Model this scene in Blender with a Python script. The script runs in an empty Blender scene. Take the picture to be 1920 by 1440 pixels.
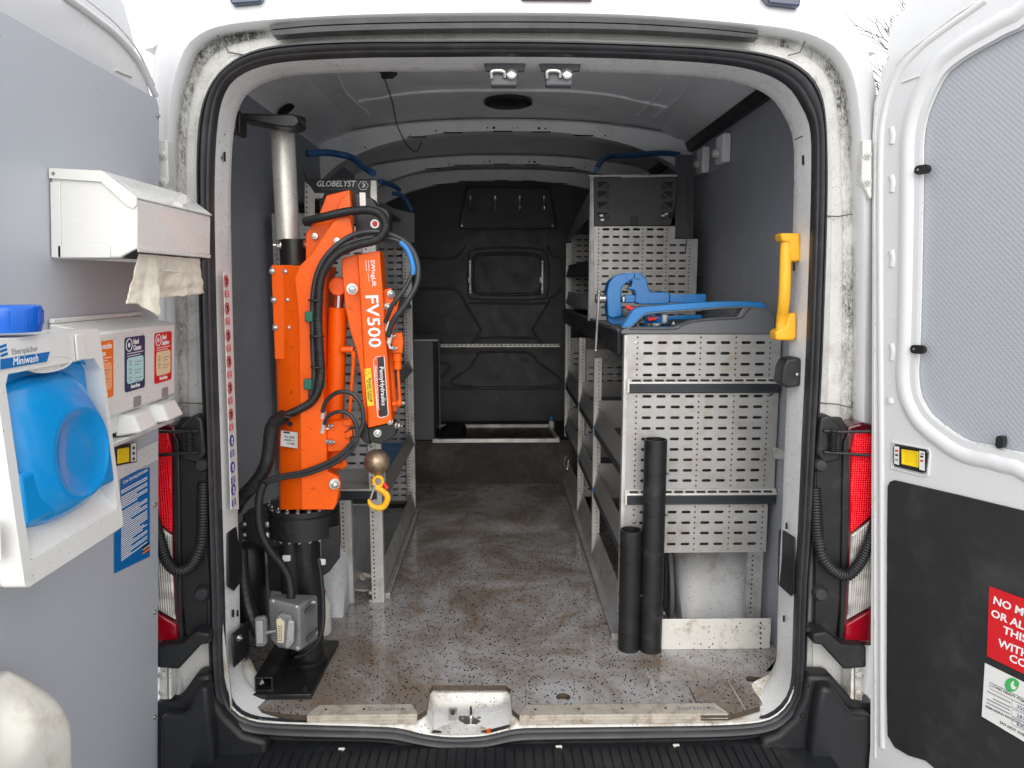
import bpy, math, random
from mathutils import Vector as V3, Matrix, noise as NZ
random.seed(7)
sc = bpy.context.scene
R = math.radians
# ---------------- camera ----------------
CAM = V3((-0.04, -1.93, 1.19)); FPX = 1400.0
PITCH = math.atan(190/FPX); YAW = math.atan(25/FPX)
cd = bpy.data.cameras.new('camera'); cam = bpy.data.objects.new('camera', cd); sc.collection.objects.link(cam)
cam.location = CAM; cam.rotation_euler = (math.pi/2-PITCH, 0, -YAW)
cd.sensor_width = 36; cd.lens = FPX*36/1920; cd.clip_start = .02; cd.clip_end = 500
sc.camera = cam
MR = cam.rotation_euler.to_matrix()
# ---------------- sky and sun (overcast) ----------------
w = bpy.data.worlds.new('World'); sc.world = w; w.use_nodes = True
nt = w.node_tree; nt.nodes.clear()
sky = nt.nodes.new('ShaderNodeTexSky'); sky.sky_type = 'NISHITA'; sky.sun_disc = False
sky.sun_elevation = R(32); sky.sun_rotation = R(180); sky.dust_density = 3
hs = nt.nodes.new('ShaderNodeMix'); hs.data_type = 'RGBA'; hs.inputs[0].default_value = .82
hs.inputs[7].default_value = (11.5, 11.5, 11.6, 1)           # even cloud cover
bg = nt.nodes.new('ShaderNodeBackground'); bg.inputs[1].default_value = .1
ow = nt.nodes.new('ShaderNodeOutputWorld')
nt.links.new(sky.outputs[0], hs.inputs[6]); nt.links.new(hs.outputs[2], bg.inputs[0]); nt.links.new(bg.outputs[0], ow.inputs[0])
sd = bpy.data.lights.new('sun', 'SUN'); sd.energy = .9; sd.angle = R(55); sd.color = (1, .97, .93)
sun = bpy.data.objects.new('sun', sd); sc.collection.objects.link(sun); sun.rotation_euler = (R(60), 0, R(-4))
sc.view_settings.view_transform = 'Standard'; sc.view_settings.look = 'None'
sc.view_settings.exposure = .66; sc.view_settings.gamma = 1
sc.render.resolution_x = 1024; sc.render.resolution_y = 768
try:
    sc.cycles.max_bounces = 10; sc.cycles.diffuse_bounces = 6
except Exception: pass
# ---------------- pixel rays to planes ----------------
def ray(px, py): return MR @ V3((px-960, 720-py, -FPX))
def PP(px, py, p0, n):
    d = ray(px, py); n = V3(n); t = (V3(p0)-CAM).dot(n)/d.dot(n); return CAM+d*t
def PY(px, py, y): return PP(px, py, (0, y, 0), (0, 1, 0))
def PZ(px, py, z): return PP(px, py, (0, 0, z), (0, 0, 1))
def PX(px, py, x): return PP(px, py, (x, 0, 0), (1, 0, 0))
def cr(P, k=6, closed=False):
    P = [V3(p) for p in P]; n = len(P); out = []
    for i in range(n if closed else n-1):
        a = P[(i-1) % n] if closed or i > 0 else P[0]*2-P[1]
        b = P[i]; c = P[(i+1) % n]
        d = P[(i+2) % n] if closed or i < n-2 else P[-1]*2-P[-2]
        for j in range(k):
            t = j/k
            out.append(.5*((2*b)+(c-a)*t+(2*a-5*b+4*c-d)*t*t+(3*b-a-3*c+d)*t**3))
    if not closed: out.append(P[-1])
    return out
# ---------------- materials ----------------
MATS = {}
def nn(t, k, **kw):
    n = t.nodes.new(k)
    for a, b in kw.items(): setattr(n, a, b)
    return n
def ramp(t, a, b, lo=(0, 0, 0, 1), hi=(1, 1, 1, 1)):
    r = nn(t, 'ShaderNodeValToRGB'); e = r.color_ramp.elements
    e[0].position = a; e[0].color = lo; e[1].position = b; e[1].color = hi; return r
def mixc(t, f, a, b, mode='MIX'):
    m = nn(t, 'ShaderNodeMix', data_type='RGBA', blend_type=mode)
    for i, s in ((0, f), (6, a), (7, b)):
        if hasattr(s, 'node'): t.links.new(s, m.inputs[i])
        elif i == 0: m.inputs[0].default_value = s
        else: m.inputs[i].default_value = (*s[:3], 1)
    return m.outputs[2]
def noise(t, scale, detail=4, rough=.6, vec=None, dist=0):
    n = nn(t, 'ShaderNodeTexNoise'); n.inputs['Scale'].default_value = scale; n.inputs['Detail'].default_value = detail
    n.inputs['Roughness'].default_value = rough; n.inputs['Distortion'].default_value = dist
    t.links.new(vec or coord(t), n.inputs['Vector']); return n.outputs[0]
def coord(t, sx=1, sy=1, sz=1):
    c = nn(t, 'ShaderNodeTexCoord').outputs['Object']
    if (sx, sy, sz) == (1, 1, 1): return c
    m = nn(t, 'ShaderNodeMapping'); m.inputs['Scale'].default_value = (sx, sy, sz); t.links.new(c, m.inputs[0]); return m.outputs[0]
def M(name, col, rough=.5, metal=0, var=.1, vs=5, bump=0, bs=120, dirt=None, ds=9, dt=(.52, .68), spots=None, coat=0, spec=.5, bv=(1, 1, 1), attr=None, trans=0, rv=.09):
    if name in MATS: return MATS[name]
    m = bpy.data.materials.new(name); m.use_nodes = True; t = m.node_tree; p = t.nodes['Principled BSDF']
    r = ramp(t, .3, .7, (1-var,)*3+(1,), (1+var,)*3+(1,)); t.links.new(noise(t, vs), r.inputs[0])
    c = mixc(t, 1, col, r.outputs[0], 'MULTIPLY')
    if dirt:
        d = ramp(t, *dt); t.links.new(noise(t, ds, 8, .7), d.inputs[0]); c = mixc(t, d.outputs[0], c, dirt)
    if spots:   # (colour, scale, size)
        vo = nn(t, 'ShaderNodeTexVoronoi'); vo.inputs['Scale'].default_value = spots[1]; t.links.new(coord(t), vo.inputs[0])
        s = ramp(t, spots[2], spots[2]+.04, (1,)*4, (0, 0, 0, 1)); t.links.new(vo.outputs[0], s.inputs[0])
        g = ramp(t, .5, .56); t.links.new(noise(t, spots[1]*.25, 3), g.inputs[0])
        mm = nn(t, 'ShaderNodeMath', operation='MULTIPLY'); t.links.new(s.outputs[0], mm.inputs[0]); t.links.new(g.outputs[0], mm.inputs[1])
        c = mixc(t, mm.outputs[0], c, spots[0])
    if attr:    # painted grime mask on the mesh: (colour)
        a = nn(t, 'ShaderNodeAttribute', attribute_name='grime')
        n1 = ramp(t, .35, .62); t.links.new(noise(t, 150, 6, .85, coord(t, 1, 1, .45)), n1.inputs[0])
        n2 = ramp(t, .38, .66); t.links.new(noise(t, 7, 6, .75, coord(t, 1.5, 1, .5)), n2.inputs[0])
        k = nn(t, 'ShaderNodeMath', operation='MULTIPLY'); t.links.new(a.outputs['Fac'], k.inputs[0]); t.links.new(n1.outputs[0], k.inputs[1])
        k2 = nn(t, 'ShaderNodeMath', operation='MULTIPLY'); t.links.new(k.outputs[0], k2.inputs[0]); t.links.new(n2.outputs[0], k2.inputs[1])
        c = mixc(t, k2.outputs[0], c, attr)
    t.links.new(c, p.inputs['Base Color'])
    rr = ramp(t, .3, .7, (max(rough-rv, .02),)*3+(1,), (min(rough+rv, 1),)*3+(1,)); t.links.new(noise(t, 14, 6), rr.inputs[0])
    t.links.new(rr.outputs[0], p.inputs['Roughness'])
    p.inputs['Metallic'].default_value = metal; p.inputs['Specular IOR Level'].default_value = spec
    p.inputs['Coat Weight'].default_value = coat; p.inputs['Coat Roughness'].default_value = .12
    p.inputs['Transmission Weight'].default_value = trans
    if bump:
        b = nn(t, 'ShaderNodeBump'); b.inputs['Strength'].default_value = bump; b.inputs['Distance'].default_value = .002
        t.links.new(noise(t, bs, 3, .6, coord(t, *bv)), b.inputs['Height']); t.links.new(b.outputs[0], p.inputs['Normal'])
    MATS[name] = m; return m
def wavebump(m, vec, scale, strength, dist=.002, direction='X', shape='SIN'):
    t = m.node_tree; p = t.nodes['Principled BSDF']
    wv = nn(t, 'ShaderNodeTexWave', wave_type='BANDS', bands_direction=direction, wave_profile=shape)
    wv.inputs['Scale'].default_value = scale; t.links.new(vec, wv.inputs[0])
    b = nn(t, 'ShaderNodeBump'); b.inputs['Strength'].default_value = strength; b.inputs['Distance'].default_value = dist
    t.links.new(wv.outputs['Fac'], b.inputs['Height'])
    if p.inputs['Normal'].is_linked: t.links.new(p.inputs['Normal'].links[0].from_socket, b.inputs['Normal'])
    t.links.new(b.outputs[0], p.inputs['Normal']); return wv
white = M('white_body_paint', (.66, .67, .685), .22, var=.02, vs=2, coat=.4)
jambw = M('jamb_paint', (.70, .71, .71), .32, var=.05, vs=7, dirt=(.45, .42, .37), ds=16, dt=(.60, .74), spots=((.05, .045, .04), 170, .16), coat=.2)
sillw = M('dirty_sill_paint', (.70, .70, .67), .4, var=.08, vs=9, dirt=(.32, .22, .12), ds=13, dt=(.5, .72), spots=((.06, .05, .04), 120, .2))
flange = M('grimy_flange_paint', (.66, .66, .64), .42, var=.06, vs=6, dirt=(.40, .38, .34), ds=11, dt=(.52, .75), spots=((.08, .08, .07), 150, .14), attr=(.05, .05, .045))
ceilm = M('roof_paint', (.90, .92, .95), .45, var=.03, vs=3, dirt=(.62, .62, .62), ds=3, dt=(.5, .8))
rubber = M('black_rubber', (.028, .030, .034), .40, var=.3, vs=12, dirt=(.07, .065, .06), ds=22, dt=(.55, .8), spec=.5)
blkp = M('black_plastic', (.011, .0115, .013), .45, var=.2, vs=10, bump=.15, bs=400, dirt=(.05, .048, .045), ds=14, dt=(.55, .8))
blkmetal = M('black_painted_steel', (.012, .012, .013), .38, var=.3, vs=10, dirt=(.05, .045, .04), ds=18, dt=(.56, .78), bump=.1)
bump_m = M('bumper_plastic', (.012, .0135, .016), .5, var=.2, vs=5, dirt=(.05, .05, .048), ds=9, dt=(.56, .9), bump=.2, bs=500)
liner = M('grey_wall_liner', (.32, .34, .38), .5, var=.06, vs=3, dirt=(.36, .37, .39), ds=5, dt=(.55, .8))
wavebump(liner, coord(liner.node_tree), 30, .35, .0015, 'Z')
bulk = M('black_bulkhead_plastic', (.055, .057, .063), .48, var=.15, vs=4, bump=.12, bs=350, dirt=(.04, .04, .04), ds=6, dt=(.5, .85))
doorgrey = M('grey_door_liner', (.46, .485, .53), .44, var=.012, vs=1.2, rv=.01, spots=((.1, .1, .1), 45, .035))
dimple = M('dimpled_grey_liner', (.37, .395, .43), .4, var=.04, vs=2)
orange = M('orange_paint', (.84, .108, .0), .36, var=.03, vs=6, dirt=(.30, .03, .0), ds=22, dt=(.60, .76), spots=((.12, .03, .01), 90, .09), bump=.12, bs=260, spec=.35)
alu = M('brushed_aluminium', (.62, .61, .59), .36, metal=.4, var=.12, vs=8, dirt=(.34, .31, .27), ds=12, dt=(.5, .75), bump=.08, bs=90, bv=(1, 1, 18))
alud = M('grey_aluminium', (.44, .44, .44), .42, metal=.35, var=.12, vs=8, dirt=(.2, .19, .17), ds=12, dt=(.5, .75))
perfm = M('perforated_aluminium', (.43, .43, .425), .36, metal=.35, var=.14, vs=5, dirt=(.33, .28, .22), ds=7, dt=(.5, .72), bump=.12, bs=60, bv=(1, 1, 14))
shelfgrey = M('grey_shelf_plastic', (.13, .138, .15), .5, var=.08, vs=6, dirt=(.15, .14, .13), ds=10, dt=(.55, .8), bump=.12, bs=350)
shelfdk = M('dark_shelf_plastic', (.05, .053, .06), .5, var=.1, vs=6, bump=.12, bs=350)
blue = M('blue_plastic', (.02, .19, .50), .38, var=.06, vs=8, dirt=(.10, .17, .22), ds=35, dt=(.62, .72))
dullblue = M('dull_blue_bar', (.012, .075, .21), .5, var=.1, vs=8)
visem = M('blue_enamel', (.01, .17, .48), .28, var=.06, vs=9, dirt=(.01, .08, .2), ds=25, dt=(.6, .8), coat=.4)
cyan = M('cyan_plastic', (.0, .25, .62), .25, var=.02, vs=5, coat=.3, spots=((.02, .3, .3), 40, .03))
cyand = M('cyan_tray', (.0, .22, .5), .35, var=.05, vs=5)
capblue = M('cap_blue', (.0, .10, .52), .3, var=.03)
offw = M('off_white_plastic', (.70, .70, .68), .32, var=.02, vs=4, dirt=(.55, .53, .48), ds=6, dt=(.6, .8), spots=((.2, .19, .17), 60, .05))
dispw = M('white_steel', (.76, .76, .73), .25, var=.015, vs=4, coat=.3)
cream = M('cream_plastic', (.64, .63, .575), .42, var=.05, vs=7, dirt=(.42, .36, .27), ds=6, dt=(.55, .75))
paper = M('paper_towel', (.74, .68, .58), .9, var=.06, vs=60, bump=.5, bs=220, dirt=(.62, .56, .46), ds=10, dt=(.5, .8), spec=.1)
chrome = M('zinc_bolt', (.6, .6, .58), .25, metal=1, var=.1, vs=60)
steel = M('worn_steel', (.47, .46, .44), .32, metal=.9, var=.1, vs=10, dirt=(.3, .26, .2), ds=60, dt=(.6, .75), spots=((.12, .07, .04), 130, .15))
mast = M('galvanised_tube', (.62, .61, .57), .42, metal=.55, var=.06, vs=14, spots=((.18, .13, .08), 260, .22), bump=.1)
ballm = M('rusty_ball', (.33, .25, .17), .4, metal=.7, var=.25, vs=40, dirt=(.16, .09, .04), ds=60, dt=(.45, .7), bump=.3, bs=200)
yel = M('yellow_hook', (.85, .43, .01), .4, var=.06, vs=40, dirt=(.3, .15, .02), ds=70, dt=(.6, .75))
hyel = M('yellow_grab_handle', (.85, .42, .015), .45, var=.05, vs=20, bump=.35, bs=450, dirt=(.35, .17, .03), ds=60, dt=(.57, .78), spots=((.12, .07, .02), 220, .13))
yelp = M('yellow_lever', (.85, .6, .01), .35)
boxg = M('grey_junction_box', (.17, .18, .19), .45, var=.06, vs=14, dirt=(.10, .095, .09), ds=20, dt=(.5, .8), bump=.15, bs=300)
beige = M('beige_connector', (.62, .57, .42), .5)
redm = M('red_print', (.62, .012, .02), .35, var=.02)
redp = M('red_plastic', (.8, .03, .02), .35)
inkw = M('white_print', (.82, .82, .82), .4, var=0)
inkk = M('black_print', (.015, .015, .018), .4, var=0)
inkb = M('navy_print', (.01, .035, .10), .4, var=0)
inkblue = M('blue_print', (.0, .14, .42), .4, var=.02)
inkroyal = M('royal_blue_print', (.02, .06, .30), .4, var=0)
inko = M('orange_print', (.85, .17, .02), .4, var=0)
inkteal = M('pale_teal_print', (.42, .68, .70), .4, var=0)
inkcream = M('cream_print', (.75, .6, .38), .4, var=0)
inklo = M('pale_orange_print', (.9, .38, .18), .4, var=0)
inky = M('yellow_print', (.85, .6, .02), .4, var=0)
inkgrn = M('green_print', (.05, .42, .1), .4, var=0)
inkgrey = M('grey_print', (.25, .25, .26), .4, var=0)
stickw = M('white_label', (.72, .72, .71), .4, var=.03, vs=30)
greenp = M('green_clip', (.01, .12, .08), .45)
clothm = M('black_cloth', (.012, .012, .014), .9, var=.2, vs=40, spec=.1)
darkhole = M('dark_recess', (.012, .012, .014), .7, var=0)
lensr = M('red_lens', (.82, .0, .012), .14, var=.03, vs=30, coat=.3, spec=.3)
lensdk = M('dark_red_lens', (.07, .002, .006), .1, coat=.6)
lensc = M('clear_lens', (.62, .60, .57), .1, metal=.4, var=.35, vs=26, coat=.8)
for mm_ in (lensr, lensc):
    t_ = mm_.node_tree
    wavebump(mm_, coord(t_), 52, .6, .002, 'X'); wavebump(mm_, coord(t_), 52 if mm_ is lensr else 8, .6, .002, 'Z')
# dimpled liner on the right door (lattice of small bosses)
t_ = dimple.node_tree; p_ = t_.nodes['Principled BSDF']
mp = nn(t_, 'ShaderNodeMapping'); mp.inputs['Rotation'].default_value = (0, 0, R(63)); t_.links.new(coord(t_), mp.inputs[0])
sp_ = nn(t_, 'ShaderNodeSeparateXYZ'); t_.links.new(mp.outputs[0], sp_.inputs[0]); cb_ = nn(t_, 'ShaderNodeCombineXYZ'); t_.links.new(sp_.outputs[0], cb_.inputs[0]); t_.links.new(sp_.outputs[2], cb_.inputs[1])
m2 = nn(t_, 'ShaderNodeMapping'); m2.inputs['Rotation'].default_value = (0, 0, R(45)); m2.inputs['Scale'].default_value = (112, 112, 1); t_.links.new(cb_.outputs[0], m2.inputs[0])
vo = nn(t_, 'ShaderNodeTexVoronoi', voronoi_dimensions='2D'); vo.inputs['Scale'].default_value = 1; vo.inputs['Randomness'].default_value = 0; t_.links.new(m2.outputs[0], vo.inputs[0])
rq = ramp(t_, .1, .5, (1,)*4, (0, 0, 0, 1)); t_.links.new(vo.outputs[0], rq.inputs[0])
bb_ = nn(t_, 'ShaderNodeBump'); bb_.inputs['Strength'].default_value = .3; bb_.inputs['Distance'].default_value = .002; t_.links.new(rq.outputs[0], bb_.inputs['Height']); t_.links.new(bb_.outputs[0], p_.inputs['Normal'])
# speckled resin floor
floorm = M('speckled_resin_floor', (.42, .42, .425), .24, var=.05, vs=3)
t_ = floorm.node_tree; p_ = t_.nodes['Principled BSDF']; c_ = p_.inputs['Base Color'].links[0].from_socket
r1 = ramp(t_, .39, .58); t_.links.new(noise(t_, 2.6, 9, .68, dist=.6), r1.inputs[0]); c_ = mixc(t_, r1.outputs[0], c_, (.215, .178, .145))
r1 = ramp(t_, .54, .74); t_.links.new(noise(t_, 5.5, 6, .7, dist=1.5), r1.inputs[0]); c_ = mixc(t_, r1.outputs[0], c_, (.20, .125, .07))
for (rot_, a_, b_, lc_) in ((.35, .70, .74, (.42, .41, .40)), (-.2, .71, .75, (.10, .085, .07))):   # drag scratches and scuffs
    mp = nn(t_, 'ShaderNodeMapping'); mp.inputs['Rotation'].default_value = (0, 0, rot_); mp.inputs['Scale'].default_value = (42, 1.6, 1); t_.links.new(coord(t_), mp.inputs[0])
    s_ = ramp(t_, a_, b_); t_.links.new(noise(t_, 1, 3, .5, mp.outputs[0], .3), s_.inputs[0]); c_ = mixc(t_, s_.outputs[0], c_, lc_)
for (sc_, wd, col_, off) in ((86, .27, (.018, .02, .026), 0), (110, .25, (.04, .04, .045), 3), (44, .12, (.01, .02, .06), 7)):
    vo = nn(t_, 'ShaderNodeTexVoronoi', distance='EUCLIDEAN'); vo.inputs['Scale'].default_value = sc_
    mp = nn(t_, 'ShaderNodeMapping'); mp.inputs['Location'].default_value = (off, off*.3, 0); mp.inputs['Rotation'].default_value = (0, 0, .5+off); mp.inputs['Scale'].default_value = (1.25, .75, 1)
    ds_ = nn(t_, 'ShaderNodeTexNoise'); ds_.inputs['Scale'].default_value = 50; t_.links.new(coord(t_), ds_.inputs['Vector'])
    ad = nn(t_, 'ShaderNodeVectorMath', operation='MULTIPLY_ADD'); ad.inputs[1].default_value = (.012, .012, .0); t_.links.new(ds_.outputs['Color'], ad.inputs[0]); t_.links.new(coord(t_), ad.inputs[2])
    t_.links.new(ad.outputs[0], mp.inputs[0]); t_.links.new(mp.outputs[0], vo.inputs[0])
    s_ = ramp(t_, wd, wd+.03, (1,)*4, (0, 0, 0, 1)); t_.links.new(vo.outputs[0], s_.inputs[0])
    sel = nn(t_, 'ShaderNodeSeparateColor'); t_.links.new(vo.outputs['Color'], sel.inputs[0])
    g_ = ramp(t_, .55, .57); t_.links.new(sel.outputs[0], g_.inputs[0])
    k_ = nn(t_, 'ShaderNodeMath', operation='MULTIPLY'); t_.links.new(s_.outputs[0], k_.inputs[0]); t_.links.new(g_.outputs[0], k_.inputs[1])
    c_ = mixc(t_, k_.outputs[0], c_, col_)
t_.links.new(c_, p_.inputs['Base Color'])
rr_ = ramp(t_, .35, .7, (.06,)*3+(1,), (.24,)*3+(1,)); t_.links.new(noise(t_, 4, 7, .7), rr_.inputs[0]); t_.links.new(rr_.outputs[0], p_.inputs['Roughness'])
archm = M('painted_wheel_arch', (.50, .51, .52), .4, var=.1, vs=6, dirt=(.24, .18, .15), ds=5, dt=(.53, .70), spots=((.03, .03, .03), 170, .2))
plyedge = M('plywood_edge', (.075, .055, .04), .8, var=.3, vs=40)
groundm = M('concrete_ground', (.45, .445, .43), .85, var=.1, vs=2, bump=.8, bs=150, dirt=(.36, .35, .34), ds=1.5)
barkm = M('bark', (.10, .08, .065), .85, var=.2, vs=20, bump=.5)
# ---------------- mesh kit ----------------
COL = sc.collection
class B:
    def __init__(s): s.V = []; s.F = []; s.A = {}
    def add(s, vs, fs):
        o = len(s.V); s.V += [tuple(v) for v in vs]; s.F += [tuple(i+o for i in f) for f in fs]; return s
    def box(s, x0, x1, y0, y1, z0, z1):
        return s.add([(x, y, z) for x in (x0, x1) for y in (y0, y1) for z in (z0, z1)],
                     [(0, 1, 3, 2), (4, 6, 7, 5), (0, 4, 5, 1), (2, 3, 7, 6), (0, 2, 6, 4), (1, 5, 7, 3)])
    def obox(s, o, a, b, c):   # corner + 3 edge vectors
        o, a, b, c = map(V3, (o, a, b, c))
        return s.add([o+a*i+b*j+c*k for i in (0, 1) for j in (0, 1) for k in (0, 1)],
                     [(0, 1, 3, 2), (4, 6, 7, 5), (0, 4, 5, 1), (2, 3, 7, 6), (0, 2, 6, 4), (1, 5, 7, 3)])
    def prism(s, P, vec):
        n = len(P); vec = V3(vec); P = [V3(p) for p in P]
        return s.add(P+[p+vec for p in P], [tuple(range(n)), tuple(range(2*n-1, n-1, -1))]+[(i, i+n, (i+1) % n+n, (i+1) % n) for i in range(n)])
    def loft(s, rings, closed=True, c0=False, c1=False, wrap=False):
        n = len(rings[0]); m = len(rings); fs = []
        for i in range(m if wrap else m-1):
            for j in range(n if closed else n-1):
                k = (j+1) % n; i2 = (i+1) % m
                fs.append((i*n+j, i*n+k, i2*n+k, i2*n+j))
        if c0: fs.append(tuple(range(n-1, -1, -1)))
        if c1: fs.append(tuple(range((m-1)*n, m*n)))
        return s.add([p for r in rings for p in r], fs)
    def tube(s, P, r, n=10, rf=None, closed=False):
        P = [V3(p) for p in P]; T = []
        for i in range(len(P)):
            a = P[max(i-1, 0)] if not closed else P[i-1]; b = P[min(i+1, len(P)-1)] if not closed else P[(i+1) % len(P)]
            d = b-a; T.append(d.normalized() if d.length > 1e-9 else V3((0, 0, 1)))
        u = T[0].orthogonal().normalized(); rings = []
        for i, p in enumerate(P):
            u = (u-T[i]*u.dot(T[i])).normalized(); v = T[i].cross(u); q = rf(i) if rf else r
            rings.append([p+(u*math.cos(2*math.pi*k/n)+v*math.sin(2*math.pi*k/n))*q for k in range(n)])
        return s.loft(rings, True, not closed, not closed, closed)
    def corr(s, P, r, pitch=.005, dep=.12, n=12):
        L = [0]
        for a, b in zip(P, P[1:]): L.append(L[-1]+(b-a).length)
        m = int(L[-1]/pitch*3); Q = []; j = 0
        for i in range(m+1):
            d = L[-1]*i/m
            while j < len(L)-2 and L[j+1] < d: j += 1
            Q.append(P[j].lerp(P[j+1], (d-L[j])/max(L[j+1]-L[j], 1e-9)))
        return s.tube(Q, r, n, rf=lambda i: r*(1 if i % 3 else 1-dep))
    def lathe(s, c, axis, prof, n=24, ref=None):
        c = V3(c); ax = V3(axis).normalized(); u = (V3(ref) if ref else ax.orthogonal()).normalized(); v = ax.cross(u)
        return s.loft([[c+ax*h+(u*math.cos(2*math.pi*k/n)+v*math.sin(2*math.pi*k/n))*max(r, 1e-5) for k in range(n)] for r, h in prof], True, True, True)
    def bolt(s, c, axis, r=.006, h=.005):
        c = V3(c); a = V3(axis).normalized()
        s.lathe(c, a, [(r*1.45, 0), (r*1.45, h*.25), (r*1.1, h*.3)], 12); s.lathe(c, a, [(r, h*.3), (r, h), (r*.8, h*1.15)], 6)
        return s.lathe(c, a, [(r*.5, h), (r*.5, h*1.8), (r*.3, h*1.9)], 8)
    def sphere(s, c, r, n=20, m=12, sc=(1, 1, 1)):
        c = V3(c)
        return s.loft([[c+V3((sc[0]*r*math.sin(math.pi*i/m)*math.cos(2*math.pi*k/n), sc[1]*r*math.sin(math.pi*i/m)*math.sin(2*math.pi*k/n), sc[2]*r*math.cos(math.pi*i/m))) for k in range(n)] for i in range(m+1)])
def props(o, label=None, cat=None, group=None, kind=None, category=None):
    cat = cat or category
    for k, v in (('label', label), ('category', cat), ('group', group), ('kind', kind)):
        if v: o[k] = v
    return o
def wl(o):
    v = V3((0, 0, 0))
    while o: v = v+o.location; o = o.parent
    return v
def ob(name, b, mat, parent=None, bev=0, ang=35, seg=2, **pr):
    me = b if isinstance(b, bpy.types.Mesh) else bpy.data.meshes.new(name)
    if isinstance(b, B):
        me.from_pydata(b.V, [], b.F); me.validate()
        import bmesh
        bm = bmesh.new(); bm.from_mesh(me); bmesh.ops.recalc_face_normals(bm, faces=bm.faces[:]); bm.to_mesh(me); bm.free()
    me.materials.clear(); me.materials.append(mat)
    o = bpy.data.objects.new(name, me); COL.objects.link(o)
    if parent: o.parent = parent; o.location = -wl(parent)
    if len(me.polygons):
        me.polygons.foreach_set('use_smooth', [True]*len(me.polygons)); me.set_sharp_from_angle(angle=R(ang))
    if bev:
        m = o.modifiers.new('bevel', 'BEVEL'); m.width = bev; m.segments = seg; m.limit_method = 'ANGLE'; m.angle_limit = R(40)
    return props(o, **pr)
def thing(name, label, cat, loc=(0, 0, 0), group=None):
    o = bpy.data.objects.new(name, None); COL.objects.link(o); o.location = loc; o.empty_display_size = .05
    return props(o, label, cat, group)
def fill(name, polys, o, u, v, t, mat, parent=None, bev=0, **pr):
    """flat sheet with holes: polys are 2-D loops in the frame o,u,v; t = thickness (grows to both sides)"""
    cu = bpy.data.curves.new('c', 'CURVE'); cu.dimensions = '2D'; cu.fill_mode = 'BOTH'; cu.extrude = t/2
    for P in polys:
        s = cu.splines.new('POLY'); s.points.add(len(P)-1); s.use_cyclic_u = True
        for k, p in enumerate(P): s.points[k].co = (p[0], p[1], 0, 1)
    return _c2o(name, cu, o, u, v, mat, parent, bev, **pr)
def _c2o(name, cu, o, u, v, mat, parent, bev=0, **pr):
    tmp = bpy.data.objects.new('t', cu); me = bpy.data.meshes.new_from_object(tmp); bpy.data.objects.remove(tmp); bpy.data.curves.remove(cu)
    o, u, v = V3(o), V3(u).normalized(), V3(v).normalized(); n = u.cross(v)
    me.transform(Matrix(((u.x, v.x, n.x, o.x), (u.y, v.y, n.y, o.y), (u.z, v.z, n.z, o.z), (0, 0, 0, 1)))); me.name = name
    return ob(name, me, mat, parent, bev, **pr)
def text(s, o, u, v, size, mat, parent=None, bold=0, align='CENTER', shear=0, name='lettering', sx=1, sp=1, t=.0004, line=1, res=2):
    cu = bpy.data.curves.new('t', 'FONT'); cu.body = s; cu.size = size; cu.align_x = align; cu.align_y = 'CENTER'; cu.offset = bold*size
    cu.shear = shear; cu.extrude = t/2; cu.space_character = sp; cu.space_line = line; cu.resolution_u = res
    tmp = bpy.data.objects.new('t', cu); me = bpy.data.meshes.new_from_object(tmp); bpy.data.objects.remove(tmp); bpy.data.curves.remove(cu)
    o, u, v = V3(o), V3(u).normalized(), V3(v).normalized(); n = u.cross(v); u = u*sx
    me.transform(Matrix(((u.x, v.x, n.x, o.x), (u.y, v.y, n.y, o.y), (u.z, v.z, n.z, o.z), (0, 0, 0, 1)))); me.name = name
    return ob(name, me, mat, parent)
def slot(cx, cy, l, r, n=4):
    P = [(cx+l-r+r*math.cos(a), cy+r*math.sin(a)) for a in [-math.pi/2+math.pi*k/n for k in range(n+1)]]
    return P+[(cx-l+r+r*math.cos(a), cy+r*math.sin(a)) for a in [math.pi/2+math.pi*k/n for k in range(n+1)]]
def circ(cx, cy, r, n=8): return [(cx+r*math.cos(2*math.pi*k/n), cy+r*math.sin(2*math.pi*k/n)) for k in range(n)]
def rrect(x0, x1, y0, y1, r, n=4):
    P = []
    for cx, cy, a in ((x1-r, y1-r, 0), (x0+r, y1-r, 90), (x0+r, y0+r, 180), (x1-r, y0+r, 270)):
        P += [(cx+r*math.cos(R(a+90*k/n)), cy+r*math.sin(R(a+90*k/n))) for k in range(n+1)]
    return P
def rb(x0, x1, y0, y1, z0, z1, name, mat, parent=None, bev=.004, **pr): return ob(name, B().box(x0, x1, y0, y1, z0, z1), mat, parent, bev, **pr)
def hexset(name, pts, axis, parent, r=.006, h=.005, mat=None):
    """identical bolt heads that share one mesh, each an object of its own"""
    me = None
    for p in pts:
        if me is None:
            o = ob(name, B().bolt((0, 0, 0), axis, r, h), mat or chrome, parent); me = o.data
        else:
            o = bpy.data.objects.new(name, me); COL.objects.link(o); o.parent = parent
        o.location = V3(p)-(wl(parent) if parent else V3((0, 0, 0)))
    return me
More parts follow.
